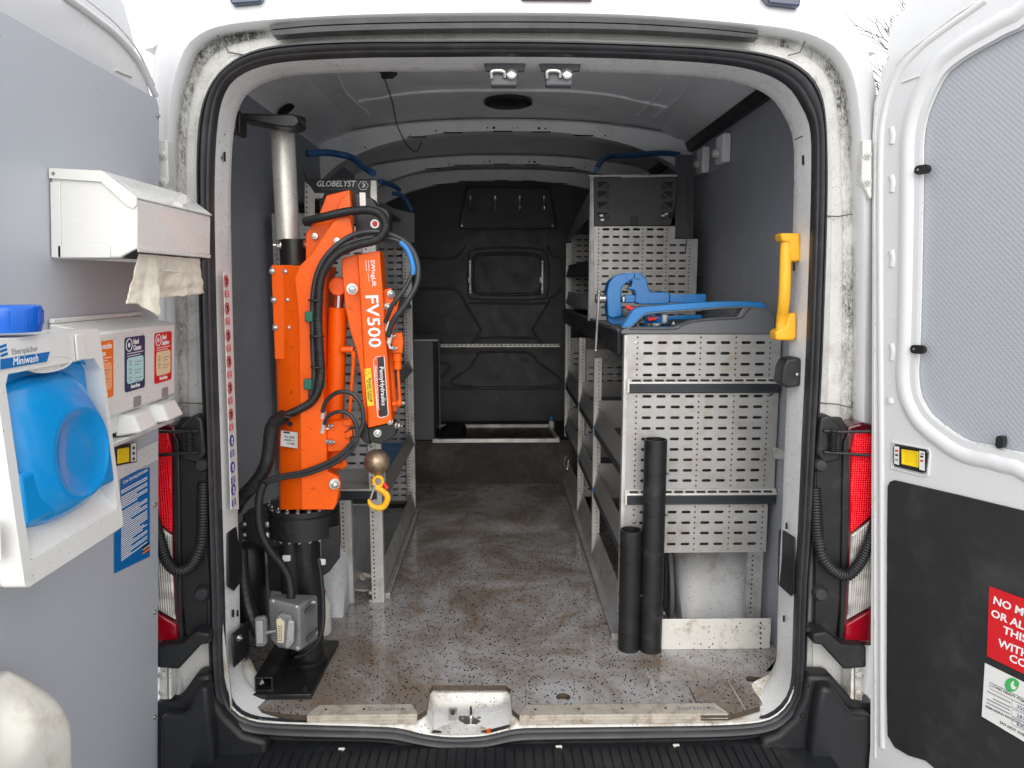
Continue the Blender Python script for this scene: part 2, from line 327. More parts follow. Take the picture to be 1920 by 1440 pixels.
# ================= VAN =================
van = thing('van', 'white panel van seen from behind with both rear doors open and a kitted-out load space', 'van', (0, .3, -.6))
CZ = .89; NL = 288
def polar(pts, y, yb=None):
    """closed pixel outline on the plane Y=y, resampled by angle about the van axis"""
    W = [PY(px, py, y) for px, py in pts]; W = cr(W, 8, True); A = []
    for p in W: A.append((math.atan2(p.z-CZ, p.x), p.x, p.z))
    out = []
    for k in range(NL):
        a = -math.pi+2*math.pi*(k+.5)/NL; c, s = math.cos(a), math.sin(a); best = 0
        for i in range(len(A)):
            _, x0, z0 = A[i-1]; _, x1, z1 = A[i]
            ex, ez = x1-x0, z1-z0; den = c*ez-s*ex
            if abs(den) < 1e-12: continue
            t = (x0*ez-(z0-CZ)*ex)/den; q = (x0*s-(z0-CZ)*c)/den
            if t > 0 and -1e-6 <= q <= 1+1e-6: best = max(best, t)
        out.append((best, c, s))
    return out
def ring(L, y, off=0, f=None):
    return [V3((c*(r+off), y if not f else f(c, s), CZ+s*(r+off))) for r, c, s in L]
def mixL(a, b, t): return [(x[0]*(1-t)+y_[0]*t, x[1], x[2]) for x, y_ in zip(a, b)]
INP = [(398, 300), (397, 400), (401, 600), (407, 800), (413, 1000), (417, 1130), (419, 1230), (423, 1290), (437, 1327), (462, 1345), (500, 1353), (600, 1357), (700, 1360), (749, 1363), (800, 1375), (850, 1380), (910, 1377), (968, 1364), (1040, 1362), (1200, 1360), (1330, 1358), (1408, 1354), (1446, 1345), (1473, 1322), (1488, 1284), (1492, 1180), (1496, 1080), (1501, 1000), (1510, 800), (1517, 650), (1524, 450), (1527, 320), (1525, 240), (1508, 195), (1480, 157), (1425, 130), (1330, 114), (1150, 105), (960, 102), (780, 103), (680, 104), (550, 110), (480, 122), (433, 147), (411, 185), (402, 235)]
OUTP = [(370, 300), (371, 400), (375, 600), (382, 800), (387, 1000), (391, 1130), (393, 1230), (399, 1305), (412, 1338), (436, 1362), (470, 1378), (560, 1386), (700, 1388), (764, 1396), (822, 1405), (860, 1407), (910, 1404), (968, 1395), (1056, 1391), (1200, 1389), (1330, 1386), (1400, 1382), (1446, 1372), (1475, 1354), (1497, 1322), (1509, 1270), (1513, 1180), (1517, 1080), (1523, 1000), (1534, 800), (1541, 660), (1548, 450), (1550, 320), (1546, 215), (1533, 163), (1505, 130), (1455, 106), (1350, 90), (1150, 80), (960, 76), (780, 76), (680, 76), (550, 82), (470, 98), (420, 130), (390, 172), (375, 225)]
SKIN = [(317, 300), (317, 500), (320, 800), (322, 1100), (330, 1250), (360, 1350), (450, 1415), (700, 1430), (960, 1432), (1250, 1430), (1480, 1415), (1570, 1350), (1600, 1250), (1608, 1100), (1615, 800), (1617, 500), (1612, 300), (1605, 200), (1592, 140), (1566, 98), (1530, 76), (1490, 64), (1420, 54), (1200, 36), (960, 31), (700, 34), (505, 44), (420, 54), (385, 66), (356, 90), (336, 138), (323, 200)]
SIL = [(293, 300), (293, 500), (293, 800), (294, 1100), (300, 1260), (330, 1370), (440, 1440), (700, 1450), (960, 1450), (1250, 1450), (1500, 1440), (1600, 1370), (1630, 1260), (1640, 1100), (1645, 800), (1646, 500), (1642, 260), (1637, 183), (1627, 115), (1610, 66), (1578, 30), (1520, -5), (1430, -25), (1200, -44), (960, -52), (700, -48), (500, -32), (400, -8), (350, 20), (314, 50), (296, 90), (290, 150)]
Li, Lo, Ls = polar(INP, 0), polar(OUTP, 0), polar(SKIN, -.005)
Lv = polar(SIL, .10)
# seal (three rubber lips running round the opening)
P = []
for t, y in ((1.0, .012), (1.0, -.004), (.93, -.012), (.80, -.013), (.74, -.006), (.66, -.006), (.60, -.020), (.45, -.027), (.30, -.024), (.22, -.013), (.14, -.012), (.06, -.008), (0, .004), (0, .02)):
    P.append(ring(mixL(Li, Lo, t), y))
seal = ob('door_seal', B().loft(P), rubber, van, ang=50)
# flange (recessed, grimy), gutter step, outer skin, roof and sides
Lg = mixL(Lo, Ls, .62)
def grime_mesh(name, rings, gr, mat, ang=40, parent=van):
    b = B().loft(rings); o = ob(name, b, mat, parent, ang=ang); me = o.data
    at = me.attributes.new('grime', 'FLOAT', 'POINT'); vals = []
    for i, g in enumerate(gr):
        for k, q in enumerate(rings[i]): vals.append(g*(g_ang(q)))
    if len(me.vertices) == len(vals): at.data.foreach_set('value', vals)
    return o
def g_ang(p):
    x, z = abs(p.x), p.z; g = 0
    if x > .72 and z > .52: g = 1
    if z > 1.57 and x > .5: g = 1.3
    if z > 1.67 and x < .62: g = .15
    return g
grime_mesh('door_flange', [ring(Lo, .014, -.01), ring(Lo, .022, .003), ring(mixL(Lo, Ls, .28), .028), ring(mixL(Lo, Ls, .34), .036), ring(mixL(Lo, Ls, .55), .037), ring(mixL(Lo, Ls, .66), .040), ring(mixL(Lo, Ls, .72), .046), ring(mixL(Lo, Ls, .97), .046), ring(Ls, .03)], [.1, .35, .25, .3, .3, .55, 1.5, 1.7, .8], flange)
Lw = [(max(r, min(1.035/max(abs(c), 1e-3), 1.9/max(s, 1e-3) if s > 0 else 1.35/max(-s, 1e-3))) if False else r+.028, c, s) for r, c, s in Lv]
skin = [ring(Ls, .03), ring(Ls, .0), ring(mixL(Ls, Lv, .06), -.008), ring(mixL(Ls, Lv, .35), .004), ring(mixL(Ls, Lv, .75), .035), ring(Lv, .10), ring(Lw, .22), ring(Lw, .6), ring(Lw, 3.4)]
ob('body_shell', B().loft(skin, True), white, van, ang=50)
cab = [ring(Lw, 3.4), ring(Lw, 3.9, -.08), ring(Lw, 4.6, -.45), ring(Lw, 5.3, -.62)]
ob('cab_shell', B().loft(cab, True, False, True), white, van)
# jamb (the return inside the opening)
Lj = [(r+.012 if False else r, c, s) for r, c, s in Li]
def jy(c, s): return .14
P = [ring(Li, .02, .002), ring(Li, .03, .0), ring(Li, .06, -.004), ring(Li, .085, -.006), ring(Li, .11, -.010), ring(Li, .125, -.004), ring(Li, .128, .03), ring(Li, .13, .11)]
P = [[V3((v.x, v.y, v.z)) for v in r] for i, r in enumerate(P)]
ob('door_jamb', B().loft(P), jambw, van, ang=40)
# sill tray below the floor board, with the lock recess
zs = -.020
_bt = sorted((c*r, CZ+s*r) for r, c, s in Li if s < -.6)
def liz(x):
    for (xa, za), (xb, zb) in zip(_bt, _bt[1:]):
        if xa <= x <= xb: return za+(zb-za)*(x-xa)/(xb-xa)
    return _bt[0][1] if x < 0 else _bt[-1][1]
rx0, rx1 = PY(806, 1300, .08).x, PY(958, 1300, .08).x
def sillrow(y, z, rd):
    row = []
    for k in range(129):
        x = -.80+1.60*k/128
        m = max(0, min(1, (x-rx0+.006)/.022))*max(0, min(1, (rx1+.006-x)/.022)); m = m*m*(3-2*m)
        zz = z-rd*m
        if y < .0: zz = liz(x)+(z-lz0)
        row.append(V3((x, y, zz)))
    return row
lz0 = PY(700, 1360, 0).z; lz1 = PY(860, 1380, 0).z
rows = [sillrow(-.010, lz0-.03, .02), sillrow(-.002, lz0+.003, 0), sillrow(.014, zs-.004, .034), sillrow(.03, zs, .036), sillrow(.10, zs, .037), sillrow(.135, zs, .036), sillrow(.150, zs, .030), sillrow(.158, zs, .004), sillrow(.2, zs, 0)]
ob('door_sill', B().loft(rows, False), sillw, van, ang=60)
# corner gussets where jamb meets sill (left and right)
def corner(I, O):
    I, O = (cr([PY(*p) for p in q], 5) for q in (I, O)); rows = []
    for t in (0, .2, .4, .6, .8, 1): rows.append([p.lerp(q, t)+V3((0, .012*math.sin(math.pi*t), -.006*math.sin(math.pi*t))) for p, q in zip(I, O)])
    lo = [p+V3((0, .02, -.03)) for p in rows[0]]
    return ob('sill_corner', B().loft([lo]+rows, False), sillw, van, ang=60)
corner([(452, 1215, .17), (460, 1238, .18), (468, 1234, .19), (480, 1258, .17), (495, 1282, .14), (478, 1312, .08), (500, 1330, .05), (560, 1340, .04)],
       [(424, 1190, .10), (425, 1230, .09), (427, 1270, .06), (431, 1300, .04), (442, 1326, .025), (463, 1342, .012), (500, 1351, .004), (560, 1356, .0)])
corner([(1474, 1175, .18), (1466, 1212, .19), (1455, 1240, .17), (1441, 1264, .15), (1410, 1283, .13), (1426, 1312, .07), (1424, 1326, .05), (1370, 1342, .04)],
       [(1488, 1150, .10), (1488, 1200, .09), (1487, 1250, .07), (1484, 1295, .04), (1470, 1325, .025), (1444, 1343, .012), (1408, 1351, .004), (1360, 1355, .0)])
# lock striker in the recess
st = ob('lock_striker', B().prism([PZ(x, y, -.058) for x, y in ((860, 1339), (906, 1339), (906, 1352), (892, 1361), (874, 1361), (860, 1352))], (0, 0, .004)), steel, van, .001)
a0 = PZ(883, 1340, -.055); a1 = PZ(883, 1357, -.055)
ob('striker_loop', B().tube(cr([a0, a0+V3((0, 0, .024)), a1+V3((0, 0, .024)), a1], 6), .0042, 10), chrome, st)
hexset('screw', [PZ(868, 1346, -.053), PZ(898, 1346, -.053)], (0, 0, 1), st, .004, .002, steel)
st = ob('rubber_stop_bracket', B().prism([PY(x, y, .055) for x, y in ((841, 1327), (857, 1327), (857, 1349), (841, 1349))], (0, .004, 0)), steel, van, .001)
ob('rubber_stop', B().lathe(PY(849, 1335, .054), (0, -1, 0), [(.0065, 0), (.006, .006), (.003, .008)], 14), blkp, st)
ob('orange_paint_chip', B().prism([PZ(x, y, -.055) for x, y in ((912, 1369), (920, 1366), (919, 1374), (912, 1377))], (0, 0, .002)), orange, van)
# floor board (speckled), notch round the lock, rounded cut at the right corner
FL = [(490, 1332), (530, 1338), (575, 1341), (783, 1341), (800, 1330), (806, 1292), (812, 1285), (948, 1285), (957, 1292), (960, 1330), (975, 1342), (1366, 1341), (1425, 1324), (1424, 1312), (1398, 1272), (1403, 1267), (1440, 1272), (1475, 1215)]
fl = [PZ(x, y, 0) for x, y in FL]
fl = [V3((-.80, .135, 0))]+fl+[V3((.78, .22, 0)), V3((.868, .24, 0)), V3((.868, 3.1, 0)), V3((-.868, 3.1, 0)), V3((-.868, .135, 0))]
hole = PZ(1056, 1307, 0)
fo = fill('load_floor', [[(p.x, p.y) for p in fl], circ(hole.x, hole.y, .021, 20)], (0, 0, -.008), (1, 0, 0), (0, 1, 0), .016, floorm, van)
fo.data.materials.append(plyedge)
for p in fo.data.polygons:
    if abs(p.normal.z) < .5: p.material_index = 1
ob('floor_pan', B().box(-.87, .87, .21, 3.12, -.06, -.03), sillw, van)
# aluminium threshold strips
def strip(x0, x1, tx, nm):
    a = PZ(x0, 1339, .0); c = PZ(x1, 1339, .0); y0 = a.y-.012; dpt = PZ(x0, 1324, 0).y-y0
    pts = [(a.x, y0), (c.x, y0), (c.x, y0+.008), (c.x-.022, y0+dpt), (a.x+.022, y0+dpt), (a.x, y0+.008)]
    s = ob('threshold_strip', B().prism([V3((x, y, .0015)) for x, y in pts], (0, 0, .002)), M('worn_threshold', (.62, .57, .49), .4, metal=.35, var=.12, vs=14, dirt=(.30, .22, .15), ds=30, dt=(.5, .72)), van, .0006)
    ob('strip_nosing', B().box(a.x, c.x, y0-.0025, y0, -.022, .0035), MATS['worn_threshold'], s, .0006)
    rb(a.x, c.x, y0-.0042, y0-.003, -.010, -.008, 'nosing_rib', MATS['worn_threshold'], s, 0)
    text('Sortimo', (tx, y0+dpt*.5, .0042), (1, 0, 0), (0, 1, 0), .027, inkgrey, s, bold=.012, sx=1.25, shear=.15, name='lettering')
    n = 3 if x1-x0 < 250 else 5
    hexset('screw', [V3((a.x+.045+(c.x-a.x-.09)*k/(n-1), y0+dpt*.55, .0036)) for k in range(n)], (0, 0, 1), s, .003, .0006, darkhole)
strip(578, 783, PZ(725, 1330, 0).x, 0); strip(974, 1364, PZ(1303, 1330, 0).x, 1)
# side walls, wall liners
for s in (-1, 1):
    ob('wall_liner', B().add([(s*.87, .13, -.03), (s*.87, 3.12, -.03), (s*.87, 3.12, 1.81), (s*.87, .13, 1.81)], [(0, 1, 2, 3)]).add([(s*.876, .13, -.03), (s*.876, 3.12, -.03), (s*.876, 3.12, 1.81), (s*.876, .13, 1.81)], [(3, 2, 1, 0)]), liner, van)
# roof sheet: arched, with swages; then three roof bows
def zc(x, y=1.5):
    a = min(abs(x), .93); z = 1.945-.060*(a/.75)**2.4
    if a > .76: z -= .9*(a-.76)**1.6
    return z-.03*max(0, .5-y)-.02*max(0, y-1.5)
rows = []
for j in range(60):
    y = .10+3.05*j/59; rows.append([V3((x, y, zc(x, y)+.005*math.sin(max(0, min(1, (abs(abs(x)-.52)-.02)/.02))*math.pi/2))) for x in [(-.95+1.9*i/80) for i in range(81)]])
ob('roof_panel', B().loft(rows, False), ceilm, van, ang=60)
def bow(y, wd, dp, holes):
    xs = [-.90+1.8*i/72 for i in range(73)]; sec = []
    prof = [(-wd*.5-.03, -.004), (-wd*.5-.006, -.008), (-wd*.5, -dp*.4), (-wd*.42, -dp), (wd*.42, -dp), (wd*.5, -dp*.4), (wd*.5+.02, -.004)]
    o = ob('roof_bow', B().loft([[V3((x, y+a, zc(x, y)+h*(1+.6*max(0, abs(x)-.6))-(0 if abs(h) < .01 else .055*(abs(x)/.7)**3))) for a, h in prof] for x in xs], False), ceilm, van, ang=30)
    for x, r in holes:
        yy = y-wd*.5-.0015
        ob('bow_hole', B().lathe((x, y-wd*.46, zc(x, y)-dp*.72-.055*(abs(x)/.7)**3), (0, -1, -.35), [(r, 0), (r, .0015)], 12), darkhole, o)
    for x in (-.42, -.25, -.02, .16, .36):
        ob('bow_slot', B().box(x-.045, x+.045, y-wd*.42-.002, y-wd*.42+.004, zc(x, y)-dp-.004-.055*(abs(x)/.7)**3, zc(x, y)-dp+.001-.055*(abs(x)/.7)**3), darkhole, o)
bow(1.72, .10, .05, [(-.33, .004), (-.45, .003), (-.09, .004), (-.06, .006), (.03, .003), (.05, .003), (.15, .006), (.18, .004), (.46, .004), (.74, .004), (-.66, .004)])
bow(2.58, .10, .05, [(-.33, .004), (-.09, .005), (-.12, .003), (.02, .003), (.05, .003), (.14, .005), (.17, .007), (.46, .004)])
bow(3.08, .16, .07, [])
# rear header: pale strip between seal and roof sheet with oval holes
hd = ob('rear_header', B().loft([[V3((x, .125, min(zc(x, .1)-.01, 1.77-.02*(x/.5)**2 - (1.2*(abs(x)-.62)**2 if abs(x) > .62 else 0)))) for x in [-.84+1.68*i/60 for i in range(61)]],
      [V3((x, .19, zc(x, .2)-.055)) for x in [-.84+1.68*i/60 for i in range(61)]], [V3((x, .23, zc(x, .2)-.005)) for x in [-.84+1.68*i/60 for i in range(61)]]], False), ceilm, van)
# cant rails: painted side rail between liner and roof with dark cut-outs
for s in (-1, 1):
    rl = ob('cant_rail', B().loft([[V3((s*x, y, z)) for x, z in ((.874, 1.70), (.873, 1.80), (.862, 1.825), (.83, 1.845), (.77, 1.862), (.70, 1.90))] for y in [.14+.1*i for i in range(30)]], False), ceilm, van)
    for y in (.55, 1.0) if s < 0 else (2.2,):
        ob('rail_cutout', B().lathe((s*.835, y, 1.836), (-s*.62, 0, -.78), [(.042, 0), (.040, .004), (.03, .005)], 20), darkhole, rl)
ob('rail_trim', B().prism([V3((x, .16, z)) for x, z in ((.868, 1.795), (.846, 1.800), (.832, 1.838), (.850, 1.842), (.868, 1.828))], (0, 2.9, 0)), blkp, van, .003)
# raised swages of the roof panel
for P in ([(-.30, .35), (-.1, .47), (.1, .47), (.32, .33)], [(-.55, .42), (-.25, .66), (.3, .66), (.62, .5)], [(-.14, .62), (0, .64), (.13, .62)], [(-.6, 1.2), (-.3, 1.16), (.3, 1.16), (.66, 1.25)], [(-.56, .5), (-.62, 1.0), (-.6, 1.45)], [(.58, .4), (.66, 1.0), (.64, 1.45)], [(.52, .4), (.58, 1.0), (.57, 1.45)]):
    ob('roof_swage', B().tube(cr([V3((x, y, zc(x, y)+.002)) for x, y in P], 8), .006, 8), ceilm, van)
# round dark roof patch (vent blanking disc)
c = PZ(953, 195, 1.932)
ob('roof_vent_disc', B().lathe((c.x, c.y, 1.944), (0, 0, -1), [(.10, 0), (.10, .012), (.09, .016)], 40), blkp, van)
# door catches on the header
for px in (945, 1049):
    k = ob('door_catch', B().prism([PY(px+x, y, .060) for x, y in ((-40, 107), (42, 107), (38, 134), (-34, 134))], (0, .012, 0)), shelfdk, van, .004)
    ob('catch_body', B().prism([PY(px+x, y, .060) for x, y in ((-28, 128), (26, 128), (24, 160), (-25, 160))], (0, .035, 0)), shelfgrey, k, .004)
    p = PY(px-10, 141, .054)
    ob('catch_jaw', B().tube(cr([p+V3((-.018, 0, -.008)), p+V3((-.016, -.004, .008)), p+V3((.012, -.004, .008)), p+V3((.016, 0, -.006))], 6), .005, 10), chrome, k)
    ob('catch_pin', B().lathe(PY(px+14, 141, .060), (0, -1, 0), [(.0125, 0), (.0125, .012), (.008, .014), (.008, .008)], 18), chrome, k)
for px, py, r in ((630, 112, .009), (860, 110, .008), (1134, 112, .008), (1220, 119, .006), (600, 119, .003), (800, 113, .003)):
    ob('header_hole', B().lathe(PY(px, py, .11), (0, -.5, -1), [(r, 0), (r, .002)], 14), darkhole, van)
# ceiling cable and its clip
ob('roof_cable', B().tube(cr([PY(x, y, d) for x, y, d in ((700, 130, .5), (718, 142, .6), (735, 190, 1.0), (745, 235, 1.4), (762, 270, 1.7), (780, 285, 1.8), (790, 268, 1.75))], 8), .003, 8), shelfgrey, van)
ob('cable_clip', B().prism([PY(x, y, .55) for x, y in ((712, 128), (735, 126), (745, 136), (735, 145), (715, 146))], (0, .02, 0)), blkp, van, .003)
# rear face rubber strip above the opening
tp = [(505, 47), (600, 38), (750, 33), (960, 31), (1150, 34), (1300, 43), (1422, 56)]; bt = [(1422, 72), (1300, 62), (1150, 55), (960, 53), (750, 55), (600, 60), (512, 67)]
rs = B()
for (f0, f1, y) in ((0, .42, -.018), (.42, .5, -.010), (.5, 1, -.022)):
    T = cr([PY(x, y_, y) for x, y_ in tp], 8); Bt = cr([PY(x, y_, y) for x, y_ in bt[::-1]], 8)
    a = [p.lerp(q, f0) for p, q in zip(T, Bt)]; c = [p.lerp(q, f1) for p, q in zip(T, Bt)]; dv = V3((0, .035, 0))
    rs.loft([[p, q, q+dv, p+dv] for p, q in zip(a, c)], True, True, True)
ob('upper_door_seal', rs, rubber, van, .002, ang=40)
# roof-edge marker lamps
for x0, x1 in ((424, 492), (1432, 1504)):
    s = 1 if x0 > 900 else -1
    ob('marker_lamp', B().prism([PY(x, y, -.01) for x, y in ((x0, -14), (x1, -14), (x1-4, 4 if s < 0 else 12), (x0+10, 8 if s < 0 else 6))], (0, .04, 0)), M('lamp_smoked', (.03, .05, .10), .12, coat=.6), van, .004)
ob('high_brake_lamp', B().prism([PY(x, y, -.01) for x, y in ((975, -14), (1112, -14), (1110, 0), (978, -1))], (0, .04, 0)), lensdk, van, .003)
# ---- jamb fittings ----
JX = lambda py: PY(418, py, .02).x
def jambplate(pts, X, name, mat, parent=van, t=.006, bev=.004, **pr):
    s = 1 if X < 0 else -1
    return ob(name, B().prism([PX(x, y, X+s*.004) for x, y in pts], (s*t, 0, 0)), mat, parent, bev, **pr)
XL = PY(432, 700, .075).x; XR = PY(1490, 800, .075).x; XR2 = PY(1476, 1050, .085).x; XL2 = PY(436, 1050, .085).x
jambplate([(424, 1000), (446, 980), (451, 984), (451, 1088), (436, 1108), (425, 1100)], XL2, 'jamb_cover', blkp)
jambplate([(1463, 994), (1468, 990), (1492, 1008), (1492, 1110), (1486, 1118), (1461, 1096)], XR2, 'jamb_cover', blkp)
jb = jambplate([(433, 1188), (463, 1164), (464, 1226), (436, 1252)], XL2+.006, 'jamb_cover', blkp)
hexset('bolt', [PX(448, 1196, XL2+.02)], (1, -.4, 0), jb, .007, .006)
# slots and holes pressed in the jamb
for x, y, h in ((416, 292, 6), (421, 294, 9), (1513, 296, 6), (1506, 300, 9), (1500, 219, 4), (1489, 500, 8), (1499, 750, 4), (1500, 740, 4), (445, 1150, 6), (437, 1150, 7), (1477, 1210, 7), (1470, 1160, 6), (1484, 1180, 8), (1475, 986, 6), (1484, 1120, 9)):
    X = PY(x, y, .07).x; s = 1 if X < 0 else -1
    ob('jamb_slot', B().prism([PX(x+dx, y+dy, X+s*.004) for dx, dy in ((-1.6, -h), (1.6, -h), (1.8, h), (-1.8, h))], (s*.001, 0, 0)), darkhole, van)
# seams in the jamb and flange (raised sealant lines)
for P, y, m in (([(395, 247), (405, 250), (422, 252)], .06, jambw), ([(1490, 262), (1505, 255), (1524, 251)], .06, jambw)):
    ob('panel_seam', B().tube([PY(a, b_, y) for a, b_ in P], .0014, 6), darkhole, van)
for P in ([(1550, 405), (1572, 406), (1598, 401)], [(335, 755), (360, 756), (383, 757)], [(1536, 755), (1570, 758), (1600, 765)], [(402, 60), (418, 78), (428, 98), (458, 103)], [(1520, 60), (1510, 76), (1500, 98), (1478, 104)]):
    ob('panel_seam', B().tube([PY(a, b_, .022) for a, b_ in P], .0018, 6), M('seam_grey', (.12, .115, .11), .8), van)  # thin dark grey line along each flange seam
# warning icon strip on the left jamb
JA, JB = PY(428, 500, .07), PY(440, 1000, .07); JK = (JA.x-JB.x)/(JA.z-JB.z)
def jpl(px, py, o): return PP(px, py, (JA.x+o, 0, JA.z), (1, 0, -JK))
def jt(px, py): return jpl(px, py, .0085)
ic = ob('warning_icon_strip', B().prism([jpl(x, y, .004) for x, y in ((418, 510), (430, 510), (446, 955), (432, 955))], (.003, 0, 0)), stickw, van)
k = 0
for (y, col) in ((527, 0), (578, 0), (629, 0), (678, 0), (727, 0), (777, 0), (826, 1), (876, 1), (918, 1)):
    c = jt(424+(y-527)*.035, y); m = inkroyal if col else redm
    u, v = V3((0, 1, 0)), V3((0, 0, 1)); r = .0155; n = 22
    if col: ob('sign_disc', B().prism([c+u*(r*math.cos(a*6.2832/n))+v*(r*math.sin(a*6.2832/n)) for a in range(n)], (.0008, 0, 0)), m, ic)
    else:
        ob('prohibition_ring', B().loft([[c+V3((h, 0, 0))+u*(q*math.cos(a*6.2832/n))+v*(q*math.sin(a*6.2832/n)) for a in range(n)] for q, h in ((r, 0), (r, .001), (r*.8, .001), (r*.8, 0))]).obox(c+u*(-r*.62)+v*(r*.55), u*(r*1.25)+v*(-r*1.1), u*.002+v*.002, V3((.0008, 0, 0))), m, ic)
    g = inkw if col else inkk
    ob('pictogram', B().prism([c+u*a+v*b_+V3((.0009, 0, 0)) for a, b_ in ((-.004, -.009), (.004, -.009), (.003, 0), (.007, .002), (.002, .009), (-.004, .007), (-.002, 0))], (.0004, 0, 0)), g, ic)
    c2 = jt(425+(y-527)*.035, y+24)
    ob('sign_caption', B().prism([c2+u*a+v*b_ for a, b_ in ((-.014, -.0085), (.014, -.0085), (.014, .0085), (-.014, .0085))], (.0006, 0, 0)), m, ic)
    for q in range(3): ob('caption_line', B().prism([c2+u*a+v*(b_+.005-.005*q)+V3((.0007, 0, 0)) for a, b_ in ((-.009, -.001), (.009-.002*q, -.001), (.009-.002*q, .001), (-.009, .001))], (.0003, 0, 0)), inkw, ic)
# yellow grab handle on the right jamb
yh = .10
gp = [(1497, 447), (1484, 445), (1475, 452), (1472, 480), (1471, 560), (1466, 598), (1463, 622), (1475, 632), (1492, 630)]
def oval(P, ra, rb_, n=14):
    b = B(); rings = []
    for i, p in enumerate(P):
        d = (P[min(i+1, len(P)-1)]-P[max(i-1, 0)]).normalized(); s_ = V3((0, 1, 0)); q = d.cross(s_).normalized()
        rings.append([p+q*(ra*math.cos(2*math.pi*k/n))+s_*(rb_*math.sin(2*math.pi*k/n)) for k in range(n)])
    return b.loft(rings, True, True, True)
hb = ob('grab_handle', oval(cr([PY(x, y, yh-.04 if 460 < y < 600 and x < 1473 else yh-.02) for x, y in ((1480, 446), (1474, 462), (1472, 520), (1470, 565), (1466, 600), (1465, 628))], 8), .0155, .013), hyel, van, ang=60)
for P in ([(1464, 437), (1500, 437), (1502, 490), (1482, 491), (1480, 455), (1466, 452)], [(1480, 588), (1493, 586), (1494, 632), (1488, 639), (1455, 638), (1454, 622), (1474, 612)]):
    ob('handle_foot', B().prism([PY(x, y, yh-.035) for x, y in P], (0, .05, 0)), hyel, hb, .006, seg=3)
# black latch housing on the right jamb
lt = ob('lamp_switch_box', B().prism([PY(x, y, .04) for x, y in ((1476, 674), (1500, 670), (1503, 676), (1502, 724), (1478, 728), (1464, 720), (1468, 690))], (0, .06, 0)), blkp, van, .006, seg=3)
ob('switch_slot', B().prism([PY(x, y, .0385) for x, y in ((1478, 700), (1494, 701), (1494, 703), (1478, 703))], (0, .003, 0)), darkhole, lt)
hexset('screw', [PY(1495, 702, .038)], (0, -1, 0), lt, .003, .001)
ob('switch_wire', B().tube(cr([PY(x, y, .3) for x, y in ((1458, 706), (1466, 715), (1460, 722), (1452, 735), (1444, 742), (1446, 730))], 6), .002, 6), blkp, van)
ob('wall_bracket', B().prism([PY(x, y, .35) for x, y in ((1450, 838), (1470, 845), (1476, 862), (1452, 860))], (0, .004, 0)), alu, van, .001)
# white sockets on the right wall high up
for px in (1322, 1360):
    p = PX(px, 278 if px > 1340 else 300, .86); s_ = ob('wall_socket_box', B().box(.835, .868, p.y-.05, p.y+.05, p.z-.06, p.z+.05), ceilm, van, .006)
    ob('socket_plug', B().lathe((.833, p.y, p.z-.02), (-1, 0, 0), [(.017, 0), (.015, .02), (.009, .024)], 14), offw, s_)
